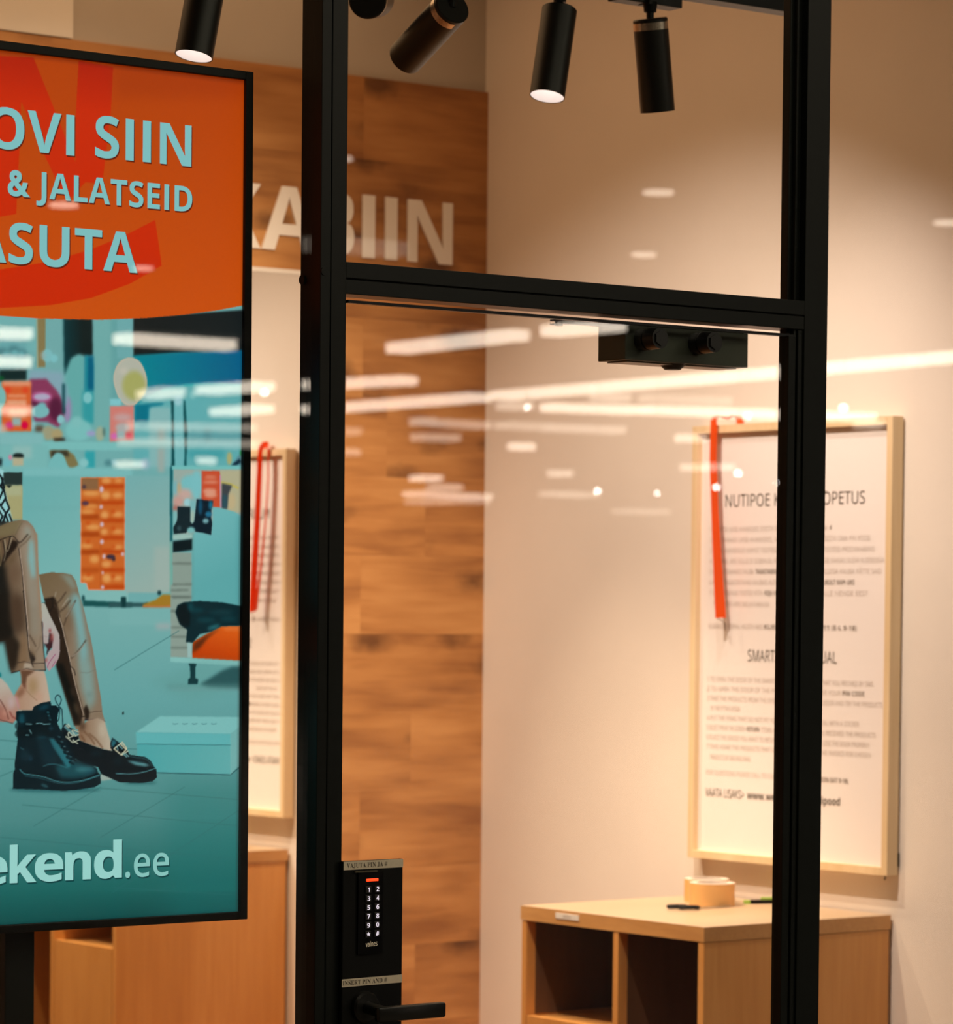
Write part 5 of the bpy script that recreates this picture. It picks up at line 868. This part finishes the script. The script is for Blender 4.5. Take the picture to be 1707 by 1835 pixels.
# ---- lettering of the advert, in the panel's plane
def s2w(x, y, Y=S_Y-.0008):
    d = F+(x-CX)/CF*RV-(y-CY)/CF*UV; t = (Y-CAM[1])/d[1]; return CAM+d*t
def adv(s, x0, y0, x1, y1, cappx, bold, font='B'):
    """x0,y0 / x1,y1: measured baseline ends; cappx: cap height at the left end"""
    a, b_ = s2w(x0, y0), s2w(x1, y1); c = s2w(x0, y0-cappx)
    z = (a[2]+b_[2])/2
    return place_text(s, (a[0], S_Y-.0012, z), (1, 0, 0), (0, 0, 1), b_[0]-a[0], c[2]-a[2], bold, 0, font)
T1 = [adv('OVI', -21, 267, 133, 276, 74, 0), adv('SIIN', 170, 282, 342.5, 298, 75, 0), adv('&', 13.5, 351, 54, 353, 46, .03, 'R'), adv('JALATSEID', 65, 357, 344, 378, 47, 0), adv('ASUTA', -54, 467, 246, 488.5, 74, 0),
      adv('PRO', -185, 260, -33, 267, 73, 0)]
T2 = [adv(c_, xa, 1583-(xa-17)*.0535, xb, 1583-(xb-17)*.0535, 65, .006) for c_, xa, xb in (('w', -152, -88), ('e', -94, -43), ('e', -40, 13), ('k', 17, 65), ('e', 62, 113), ('n', 116, 162.5), ('d', 168, 218))]
T3 = [adv('.ee', 224, 1573, 302.5, 1568, 54, .006, 'R')]
def shadow(items): return [(P+np.array([.0016, .0004, -.0022]), Fc) for P, Fc in items]
mt1, mt2, mt3, ms1, ms2 = screen_mat('text_teal', (126, 188, 190)), screen_mat('text_mint', (152, 208, 202)), screen_mat('text_mint_thin', (136, 194, 188)), screen_mat('text_shadow_red', (96, 26, 6)), screen_mat('text_shadow_teal', (8, 60, 62))
for TT, m_, sh in ((T1, mt1, ms1), (T2, mt2, ms2), (T3, mt3, ms2)):
    for it in TT: text_obj('advert_word', [it], m_, pic); text_obj('word_shadow', shadow([it]), sh, pic)

# ---------------------------------------------------------------- framed instruction sign on the right wall
XS = 5.402; fy0, fy1, fz0, fz1 = 1.3155, 1.988, 1.0595, 2.0875
sg = empty('framed_sign', (XW, 1.65, 1.06)); tag(sg, 'pale wood framed instruction sign headed NUTIPOE hanging on the right wall', 'sign')
t_ = .0185
b = MB()
b.box(XS, XW-.006, fy0, fy0+t_, fz0, fz1, bev=.0008).box(XS, XW-.006, fy1-t_, fy1, fz0, fz1, bev=.0008).box(XS, XW-.006, fy0+t_, fy1-t_, fz0, fz0+t_, bev=.0008).box(XS, XW-.006, fy0+t_, fy1-t_, fz1-t_, fz1, bev=.0008)
b.build('frame', M_ash, sg)
MB().box(XS+.016, XW-.007, fy0+t_, fy1-t_, fz0+t_, fz1-t_).build('poster', M_paper, sg)
MB().box(XW-.0061, XW-.0003, fy0+.02, fy1-.02, fz0+.01, fz1-.01).build('backing_board', mat('backing_dark', (.03, .022, .016), .8), sg)
MB().cyl((XW-.008, fy0+.035, fz0+.002), (XW-.008, fy0+.038, fz0-.012), .0018, seg=8).build('hanging_wire', M_rub, sg)
MB().box(XW-.006, XW-.002, fy0-.001, fy0+.004, fz0+.02, fz0+.05).build('wall_clip', M_rub, sg)
XP = XS+.0152
def sl(s, y_left, y_right, z, cap, bold=.0): return place_text(s, (XP, y_left, z), (0, -1, 0), (0, 0, 1), y_left-y_right, cap, bold)
def tl(s_, yl, yr, z, cap, m_, bold=0, font='R'):
    XPs = (XP, yl, z); text_obj('text_line', [place_text(s_, XPs, (0, -1, 0), (0, 0, 1), yl-yr, cap, bold, 0, font)], m_, sg)
tl('NUTIPOE KASUTUSÕPETUS', 1.884, 1.416, 1.8945, .029, M_ink); tl('SMARTSHOP MANUAL', 1.800, 1.501, 1.5318, .027, M_ink); tl('VAATA LISAKS>', 1.9435, 1.807, 1.2075, .020, M_ink); tl('www.weekend.ee/nutipood', 1.797, 1.484, 1.2085, .0175, M_ink, 0, 'B')
LN = [(1.8365, [('1 NUTIPOE UKSE AVAMISEKS SISESTA SMS-IGA SAADETUD KOOD JA', 1.938, 1.537, 0), ('#', 1.530, 1.522, 1)]),
      (1.8115, [('2 AUTOMAADI UKSE AVAMISEKS, VALI KAUBA KOGUS JA SISESTA OMA PIN KOOD', 1.938, 1.397, 0)]), (1.7865, [('3 VÕTA AVANENUD KAPIST TOOTED, SULGE UKS JA PROOVI TOOTEID PROOVIKABIINIS', 1.938, 1.383, 0)]),
      (1.7615, [('4 KAUBAD, MIS SULLE EI SOBINUD, PANE TAGASI KARPI JA SULGE KAASAS OLEVA KLEEBISEGA', 1.938, 1.352, 0)]),
      (1.7365, [('5 VALI AUTOMAADIS KAUBA', 1.938, 1.782, 0), ('TAGASTAMINE', 1.777, 1.700, 1), ('JA SISESTA KOOD, MILLEGA KAUBA KÄTTE SAID', 1.693, 1.361, 0)]),
      (1.7115, [('6 ASETA TAGASTATAVAD KAUBAD AUTOMAATI JA SULGE', 1.938, 1.600, 0), ('KORRALIKULT KAPI UKS', 1.594, 1.447, 1)]),
      (1.6865, [('7 SULLE SOBINUD TOOTED VÕTA', 1.938, 1.751, 0), ('KOJU KAASA,', 1.745, 1.672, 1), ('SAADAME SULLE NENDE EEST', 1.660, 1.402, 0)]), (1.6600, [('TASUMISEKS ARVE SMS JA E-MAILIGA', 1.924, 1.728, 0)]),
      (1.6075, [('KÜSIMUSTE KORRAL HELISTA MEIE'.replace('Ü', 'U'), 1.938, 1.750, 0), ('KLIENDITOELE 601 4411 (E-L 9-18)', 1.745, 1.437, 1)]),
      (1.4820, [('1 TO OPEN THE DOOR OF THE SMARTSHOP, ENTER THE CODE THAT YOU RECIVED BY SMS', 1.941, 1.382, 0)]), (1.4590, [('2 TO OPEN THE DOOR OF THE PARCEL MACHINE, ENTER YOUR', 1.941, 1.486, 0), ('PIN CODE', 1.480, 1.410, 1)]),
      (1.4360, [('3 TAKE THE PRODUCTS FROM THE OPENED CABINET, CLOSE THE DOOR AND TRY THE PRODUCTS', 1.941, 1.352, 0)]), (1.4130, [('IN THE FITTING ROOM', 1.927, 1.826, 0)]),
      (1.3900, [('4 PUT THE ITEMS THAT DO NOT FIT YOU BACK INTO THE BOX, SEAL WITH A STICKER', 1.941, 1.425, 0)]), (1.3670, [('5 SELECT FROM THE SCREEN', 1.941, 1.806, 0), ('RETURN', 1.800, 1.757, 1), ('ITEMS AND ENTER THE CODE YOU RECEIVED THE PRODUCTS', 1.750, 1.372, 0)]),
      (1.3440, [('6 PLACE THE GOODS YOU WANT TO RETURN INTO THE CABINET AND CLOSE THE DOOR PROPERLY', 1.941, 1.392, 0)]), (1.3215, [('7 TAKE HOME THE PRODUCTS THAT SUIT YOU, WE WILL SEND THE INVOICE FOR CHOSEN', 1.941, 1.387, 0)]), (1.2970, [('PRODUCTS BY SMS AND EMAIL', 1.927, 1.785, 0)]),
      (1.2600, [('FOR QUESTIONS PLEASE CALL TO CUSTOMER SERVICE', 1.941, 1.600, 0), ('(MON-SAT 9-18)', 1.560, 1.458, 1)])]
M_mid = mat('mid_print', (.24, .20, .17), .7)
for z, segs_ in LN:
    for t_s, yl, yr, bo in segs_: tl(t_s, yl, yr, z, .0112, M_mid if bo else M_inkl, 0, 'B' if bo else 'R')

# orange strap hung over the sign's upper left corner
rb = empty('orange_strap', (XS, 1.88, fz1)); tag(rb, 'bright orange lanyard strap hanging over the top left of the framed sign', 'strap')
def ribbon(path, wid, name):
    """path: (x, y, z, twist) list; flat band with a little thickness"""
    bm = bmesh.new(); P = [Vector(p[:3]) for p in path]; rows_ = []
    for i, p in enumerate(P):
        tdir = (P[min(i+1, len(P)-1)]-P[max(i-1, 0)]).normalized(); a = path[i][3]
        wv = Vector((math.sin(a), -math.cos(a), 0)); wv = (wv-tdir*wv.dot(tdir)).normalized(); nv = tdir.cross(wv)
        w2 = wid[i] if isinstance(wid, (list, tuple)) else wid
        rows_.append([bm.verts.new(p+wv*sx*w2/2+nv*sy*.0006) for sx, sy in ((-1, -1), (1, -1), (1, 1), (-1, 1))])
    for a, b_ in zip(rows_, rows_[1:]):
        for k in range(4): bm.faces.new([a[k], a[(k+1) % 4], b_[(k+1) % 4], b_[k]])
    bm.faces.new(rows_[0][::-1]); bm.faces.new(rows_[-1])
    bmesh.ops.recalc_face_normals(bm, faces=bm.faces); me = bpy.data.meshes.new(name); bm.to_mesh(me); bm.free(); return link(name, me, M_rib, rb)
front = [(XS-.018, 1.892, fz1+.012, 1.35), (XS-.020, 1.889, fz1-.01, 1.4), (XS-.022, 1.888, fz1-.08, 1.45), (XS-.022, 1.880, fz1-.20, 1.45), (XS-.022, 1.868, fz1-.33, 1.4), (XS-.021, 1.856, fz1-.455, 1.3)]
ribbon(front, [.016, .018, .019, .020, .024, .028], 'strap_band')
back = [(XS-.006, 1.908, fz1+.010, .9), (XS-.006, 1.908, fz1-.01, .9), (XS-.005, 1.908, fz1-.08, .9), (XS-.007, 1.899, fz1-.2, .9), (XS-.010, 1.882, fz1-.33, 1.0), (XS-.013, 1.862, fz1-.450, 1.1)]
ribbon(back, [.010, .011, .011, .012, .015, .018], 'strap_band')
loop = [(XS-.018, 1.892, fz1+.012, 1.0), (XS-.006, 1.890, fz1+.021, .4), (XS+.010, 1.875, fz1+.016, .8), (XS+.018, 1.862, fz1+.022, 1.1), (XS+.024, 1.852, fz1+.018, 1.2), (XS+.026, 1.846, fz1+.004, 1.2)]
ribbon(loop, .016, 'strap_loop')
MB().tube([(XS-.030, 1.857, fz1-.456), (XS-.018, 1.853, fz1-.462), (XS-.012, 1.851, fz1-.468), (XS-.012, 1.851, fz1-.484)], .0011, 8).build('metal_clip', M_steel, rb)

# ---------------------------------------------------------------- oak cabinet
cb = empty('oak_cabinet', (5.15, 1.655, 0)); tag(cb, 'light oak cabinet with open compartments standing against the right wall', 'cabinet')
X0, X1, Y0, Y1, ZC, th = 4.874, 5.435, 1.334, 1.964, .970, .0325
MB().box(X0, X1, Y0, Y1, ZC-.001, ZC, bev=0).build('top_veneer', M_oakt, cb)
MB().box(X0, X1, Y0, Y1, ZC-th, ZC-.001, bev=0).build('worktop', M_oakd, cb)
zb = ZC-th
MB().box(X0+.001, X1-.004, Y0+.001, Y0+.019, .04, zb-.0016).build('side_panel', M_oak, cb)
MB().box(X0+.001, X1-.004, Y1-.020, Y1-.004, .04, zb-.0016).build('side_panel', M_oak, cb)
MB().box(X0+.001, X1-.02, 1.619, 1.636, .04, zb-.0016).build('divider', M_oak, cb)
MB().box(X1-.02, X1-.006, Y0+.019, Y1-.020, .04, zb-.0016).cyl((X1-.02, 1.865, .86), (X1-.0215, 1.865, .86), .006, seg=16).build('back_panel', M_dark, cb)  # back panel coloured dark to carry the compartments' shade
MB().box(X0+.006, X1-.02, 1.637, 1.943, .700, .716).build('shelf', M_oak, cb)
MB().box(X0+.001, X0+.019, 1.640, 1.940, .06, .7195).build('door', M_oak, cb)
MB().box(X0+.03, X1-.02, Y0+.019, Y1-.020, .04, .06).box(X0+.03, X1-.03, Y0+.02, Y1-.02, 0, .04).build('plinth', M_oak, cb)
lb = MB().box(X0-.0012, X0+.0002, 1.7545, 1.8375, .9505, .9635, bev=.0004).build('shelf_label', mat('white_label', (.8, .76, .72), .4), cb)
text_obj('label_print', [place_text('PROOVI', (X0-.0016, 1.810, .9545), (0, -1, 0), (0, 0, 1), .028, .006, .01)], M_inkl, cb)
M_shade = wood('interior_shade', (.085, .036, .014), (.11, .048, .020), (.14, .062, .026), 2, 1.0, .6)  # dark sheets added as painted shade inside the compartments
for yy in (1.9435, 1.6185): MB().box(X0+.028, X1-.021, yy-.0006, yy, .721 if yy > 1.7 else .062, zb-.004).build('shade_sheet', M_shade, cb)
MB().box(X0+.028, X1-.021, 1.6365, 1.9425, zb-.0035, zb-.0028).box(X0+.028, X1-.021, 1.354, 1.618, zb-.0035, zb-.0028).build('top_shade_sheet', M_shade, cb)
# rolls of parcel tape
def tape(x, y, lab):
    e = empty('tape_roll', (x, y, ZC)); tag(e, lab, 'tape', 'tape rolls on the cabinet top')
    M = Matrix.Translation((x, y, ZC))
    MB().lathe([(.040, .0005), (.0525, .0005), (.0525, .0525), (.040, .0525)], M, 64).build('tape_winding', M_kraft, e, smooth=True)
    MB().lathe([(.036, 0), (.0402, 0), (.0402, .0535), (.036, .0535), (.036, 0)], M, 64).build('cardboard_core', M_kraftw, e, smooth=True)
    MB().lathe([(.0401, .0526), (.0525, .0526), (.0525, .0529), (.0401, .0529)], M, 64).build('top_film', M_kraftw, e)
    return e
tape(5.254, 1.733, 'brown parcel tape roll in front, partly hiding the other roll on the cabinet')
tape(5.318, 1.824, 'brown parcel tape roll half hidden behind the front roll on the cabinet')
# scissors with black handles
def rot(cx, cy, a): return Matrix.Translation((cx, cy, 0)) @ Matrix.Rotation(a, 4, 'Z')
s1 = empty('scissors', (5.13, 1.68, ZC)); tag(s1, 'small scissors with black finger loops lying left of the tape rolls', 'scissors')
def ring(m, M, rx, ry, z, r, seg=20):
    pts = [M @ Vector((rx*math.cos(2*PI*i/seg), ry*math.sin(2*PI*i/seg), z)) for i in range(seg+1)]; m.tube(pts, r, 8)
A1 = rot(5.128, 1.683, -.35)
h = MB(); ring(h, A1 @ Matrix.Translation((-.014, .015, 0)), .022, .012, ZC+.006, .0042); h.build('finger_loop', M_blk, s1, smooth=True)
h = MB(); ring(h, A1 @ Matrix.Translation((.004, -.012, 0)), .022, .012, ZC+.006, .0042); h.build('finger_loop', M_blk, s1, smooth=True)
h = MB(); h.prism([tuple((A1 @ Vector(p))[:2]) for p in ((.022, .004, 0), (.120, .034, 0), (.126, .040, 0), (.022, .014, 0))], 2, ZC+.002, ZC+.0035); h.prism([tuple((A1 @ Vector(p))[:2]) for p in ((.024, -.006, 0), (.125, .030, 0), (.126, .034, 0), (.024, .006, 0))], 2, ZC+.0036, ZC+.005)
h.cyl(tuple((A1 @ Vector((.036, .006, ZC+.001)))), tuple((A1 @ Vector((.036, .006, ZC+.0065)))), .003, seg=12); h.build('blades', M_steel, s1)
# green and black utility knife
k1 = empty('utility_knife', (5.40, 1.72, ZC)); tag(k1, 'green and black utility knife lying on the cabinet right of the tape rolls', 'knife')
A2 = rot(5.395, 1.700, -.32)
def pr(pts): return [tuple((A2 @ Vector((x, y, 0)))[:2]) for x, y in pts]
MB().prism(pr([(-.035, -.006), (.035, -.008), (.035, .008), (-.035, .007), (-.045, .0)]), 2, ZC+.0004, ZC+.009).build('handle', M_blk, k1)
MB().prism(pr([(-.018, -.004), (.035, -.006), (.035, .010), (-.012, .009)]), 2, ZC+.009, ZC+.0145).build('grip', M_green, k1)
MB().prism(pr([(-.058, -.004), (-.044, -.005), (-.044, .005), (-.058, .004)]), 2, ZC+.0004, ZC+.009).build('nose', M_green, k1)
MB().prism(pr([(-.085, -.001), (-.058, -.003), (-.058, .004), (-.085, .001)]), 2, ZC+.003, ZC+.0038).build('blade', M_steel, k1)

# ---------------------------------------------------------------- track and spotlights
tk = MB().box(2.2, 4.385, .530, .570, 2.7575, 2.790, bev=.001)
for x in (2.6, 3.3, 4.3): tk.cyl((x, .55, 2.79), (x, .55, CZ), .003, seg=8)
tag(tk.build('lighting_track', M_blk), 'black lighting track crossing the top of the picture behind the glass', 'track')
M_cup = mat('lamp_reflector', (.9, .86, .82), .5, emis=(1, .80, .76), es=.6)
M_bulb = mat('lamp_bulb', (1, 1, 1), .5, emis=(1, .93, .88), es=1.4)
M_off = mat('lamp_reflector_dark', (.25, .22, .2), .4)
def lamp(mouth, axis, lab, lit=True, ring_=True, L=.165, R=.0312, adx=0, roll=0):
    mouth = Vector(mouth); ax = Vector(axis).normalized(); back = mouth-ax*L
    e = empty('track_spotlight', (back.x, .55, 2.7575)); tag(e, lab, 'spotlight', 'black tube spotlights on the track')
    q = ax.to_track_quat('Z', 'Y').to_matrix().to_4x4(); M = Matrix.Translation(back) @ q
    MB().lathe([(0, 0), (R-.002, 0), (R, .002), (R, L), (R-.0016, L), (R-.0016, L-.03)], M).build('tube_body', mat('lamp_black', (.007, .0075, .007), .42), e, smooth=True)
    MB().lathe([(R-.0018, L-.0006), (R-.010, L-.022), (R-.0105, L-.023)], M).build('reflector', M_cup if lit else M_off, e, smooth=True)
    MB().lathe([(0, L-.0225), (R-.0102, L-.0225), (R-.0102, L-.026), (0, L-.026)], M).build('bulb', M_bulb if lit else M_off, e)
    if ring_:
        seg = 40; bm = MB(); rr = R+.0006
        # bright band round two thirds of the tube near its closed end
        vs0 = []
        for i in range(29):
            a = roll+(i-14)/14*1.9; vs0.append([bm.bm.verts.new(M @ Vector((r_*math.cos(a), r_*math.sin(a), h_))) for r_, h_ in ((rr, .007), (rr, .020), (R-.001, .020), (R-.001, .007))])
        for a, b_ in zip(vs0, vs0[1:]):
            for k in range(4): bm.bm.faces.new([a[k], a[(k+1) % 4], b_[(k+1) % 4], b_[k]])
        bm.build('chrome_band', M_chrome, e, smooth=True)
    top = back-ax*.001
    m = MB()
    jx, jy = (back.x, back.y)
    m.cyl(top+ax*.004, Vector((top.x, top.y, max(top.z+.012, 2.722))), .0068, seg=16)
    m.cyl(Vector((top.x, top.y, 2.720)), Vector((top.x, top.y, 2.7375)), .011, .0135, seg=20)
    m.box(back.x+adx-(.073 if not adx else .03), back.x+adx+(.073 if not adx else .11), .532, .568, 2.7345, 2.7575, bev=.0015)
    m.box(min(back.x, back.x)-.012, back.x+.012, min(.545, back.y-.012), max(.555, back.y+.012), 2.733, 2.745)
    m.build('track_adapter', M_blk, e)
    return e
lamp((4.0388, .550, 2.5477), (.196, .0841, -.977), 'rightmost black tube spotlight, hanging upright with a metal band at its top', lit=True, roll=-1.5)
lamp((3.7826, .550, 2.5494), (-.2353, -.0926, -.9675), 'second black tube spotlight from the right, lit mouth tilted down to the left', ring_=False)
lamp((3.4733, .550, 2.5848), (.0971, .9145, -.3927), 'black tube spotlight pointing into the shop, its closed end and metal band towards us', roll=.3)
lamp((3.4621, .622, 2.6916), (.6475, .7398, .1828), 'black spotlight seen end on beside the left mullion, cut by the picture top', roll=2.6, adx=-.10)
lamp((3.045, .550, 2.5413), (-.2177, -.0356, -.9754), 'leftmost black tube spotlight above the display, lit mouth facing down', ring_=False)

# ---------------------------------------------------------------- the mall behind the camera, seen only as reflections in the glass
struct(MB().box(-40, 80, -75, -.2, 4.06, 4.16).build('ceiling', M_mallc))
struct(MB().box(-40, 80, -75, -.05, -.08, -.01).build('floor', M_mallf))
def refl(x, y, H):
    d = F+(x-CX)/CF*RV-(y-CY)/CF*UV; t = (H-CAM[2])/d[2]; P = CAM+d*t
    return Vector((P[0], -P[1], H))
def refl_d(x, y, D):
    d = F+(x-CX)/CF*RV-(y-CY)/CF*UV; P = CAM+d*D; return Vector((P[0], -P[1], P[2]))
strips = [(710, 628, 785, 619.5, 1), (794, 618.5, 930, 603, 1), (985, 597, 1105, 586, 1), (560, 693, 732, 684, 1), (560, 737, 862, 714, 1), (897, 712, 1080, 697, 1), (1084, 696.5, 1305, 678, 1), (1312, 677.5, 1648, 648, 1), (1662, 647, 1760, 638, 1),
          (978, 732, 1140, 738, 1), (1158, 737, 1560, 751, 1), (900, 729, 945, 731, .45), (1065, 714, 1120, 716, .4), (1155, 716, 1300, 722, .25), (900, 764, 965, 767, .35), (976, 768, 1110, 773, .4), (742, 757, 772, 758, .5), (785, 760, 862, 765, .4), (742, 785, 818, 787, .4),
          (910, 802, 958, 802.5, .9), (742, 858, 784, 859, 1), (771, 874, 822, 875, .6), (742, 886, 862, 892, .8), (742, 901, 860, 899, .4), (982, 850, 1025, 850.5, .6), (984, 886, 1055, 889, .4), (1110, 917, 1185, 919, .3),
          (1210, 787, 1265, 787.5, .7), (1235, 840, 1300, 838, .6), (1540, 762, 1575, 763, .6), (610, 812, 640, 812, .4), (610, 775, 638, 776, .3),
          (-60, 598, 57, 602, 1), (-60, 649, 57, 652, 1), (217, 609, 414, 622, 1), (268, 710, 312, 704, .8), (371, 702, 476, 694, .9), (398, 741, 472, 734, .9), (230, 765, 460, 769, .35), (215, 793, 460, 798, .35), (216, 833, 250, 834, .9), (364, 827, 378, 827, .8), (-30, 738, 50, 737, .7), (560, 440, 720, 452, .12)]
MS = {}
def smat(b_):
    if b_ not in MS: MS[b_] = mat('linear_light', (.9, .9, .9), .5, emis=(1, .84, .68), es=9.5*b_)
    return MS[b_]
ORD = 'topmost second third fourth fifth sixth seventh eighth ninth tenth eleventh twelfth thirteenth fourteenth fifteenth sixteenth seventeenth eighteenth nineteenth twentieth'.split()
def zone(x): return 'over the display' if x < 437 else 'left of the keypad door' if x < 540 else 'over the wooden wall' if x < 872 else 'over the pale wall in the door' if x < 1405 else 'right of the right post'
cnt = {}
for (x0, y0, x1, y1, br) in sorted(strips, key=lambda q: q[1]+q[3]):
    p, q = refl(x0, y0, 4.0), refl(x1, y1, 4.0); c = (p+q)/2; d = q-p; a = math.atan2(d.y, d.x); Ls = max(d.length, .2)
    dist = math.hypot(c.x, c.y-4.1); hw = .10*max(1.0, (dist/28)**1.2)
    o = MB().box(-Ls/2, Ls/2, -hw, hw, -.03, .06).build('linear_ceiling_light', smat(br)); o.location = c; o.rotation_euler = (0, 0, a)
    zn = zone(min(1700, max(5, (x0+x1)/2))); k = cnt.get(zn, 0); cnt[zn] = k+1
    tag(o, '%s white streak of mall light mirrored %s' % (ORD[k], zn), 'ceiling light', 'linear ceiling lights mirrored in the glass')
DL = iter(['round mall downlight, upper oval on the pale wall above the door', 'round mall downlight, lower oval on the pale wall above the door', 'round mall downlight, oval at the right picture edge', 'round mall downlight, oval below the word JALATSEID', 'round mall downlight, oval at the end of the word ASUTA', 'round mall downlight, small oval above the lettering beside the mullion'])
for (x, y, wpx) in ((1182, 348, 54), (1155, 459, 44), (1702, 402, 52), (118, 370, 50), (260, 483, 34), (622, 288, 24)):
    P = refl(x, y, 4.04); D = (P-Vector((CAM[0], -CAM[1], CAM[2]))).length; r = wpx/CF*D/2
    o = MB().cyl((0, 0, 0), (0, 0, .02), r, seg=32).build('round_downlight', M_disc); o.location = P
    tag(o, next(DL), 'ceiling light', 'round downlights mirrored in the glass')
BL = iter(['small mall lamp, white dot left in the door pane at mid height', 'small mall lamp, faint white dot between the wall dots and the strap', 'small mall lamp, white dot right of the orange strap', 'small mall lamp, white dot on the orange strap', 'small mall lamp, white dot above the sign right of the post', 'small mall lamp, white dot above the sign beside the strap top', 'small mall lamp, faint dot beside the right post', 'small mall lamp, white dot in the mirror strip above the strap', 'small mall lamp, dim dot on a streak left in the door pane'])
for (x, y, r) in ((1070, 880, 1), (1177, 884, .7), (1322, 848, 1.1), (1283, 873, 1.1), (1513, 731, 1.3), (1340, 745, 1.1), (1392, 866, .5), (478, 703, 1.2), (944, 730, .8)):
    P = refl_d(x, y, 22)
    m = MB(); bmesh.ops.create_uvsphere(m.bm, u_segments=16, v_segments=10, radius=.016*r)
    o = m.build('small_bulb_lamp', M_dot); o.location = P
    MB().cyl((0, 0, .012*r), (0, 0, 4.06-P.z), .002, seg=6).build('cord', M_rub, o)
    tag(o, next(BL), 'lamp', 'small round lamps mirrored in the glass')
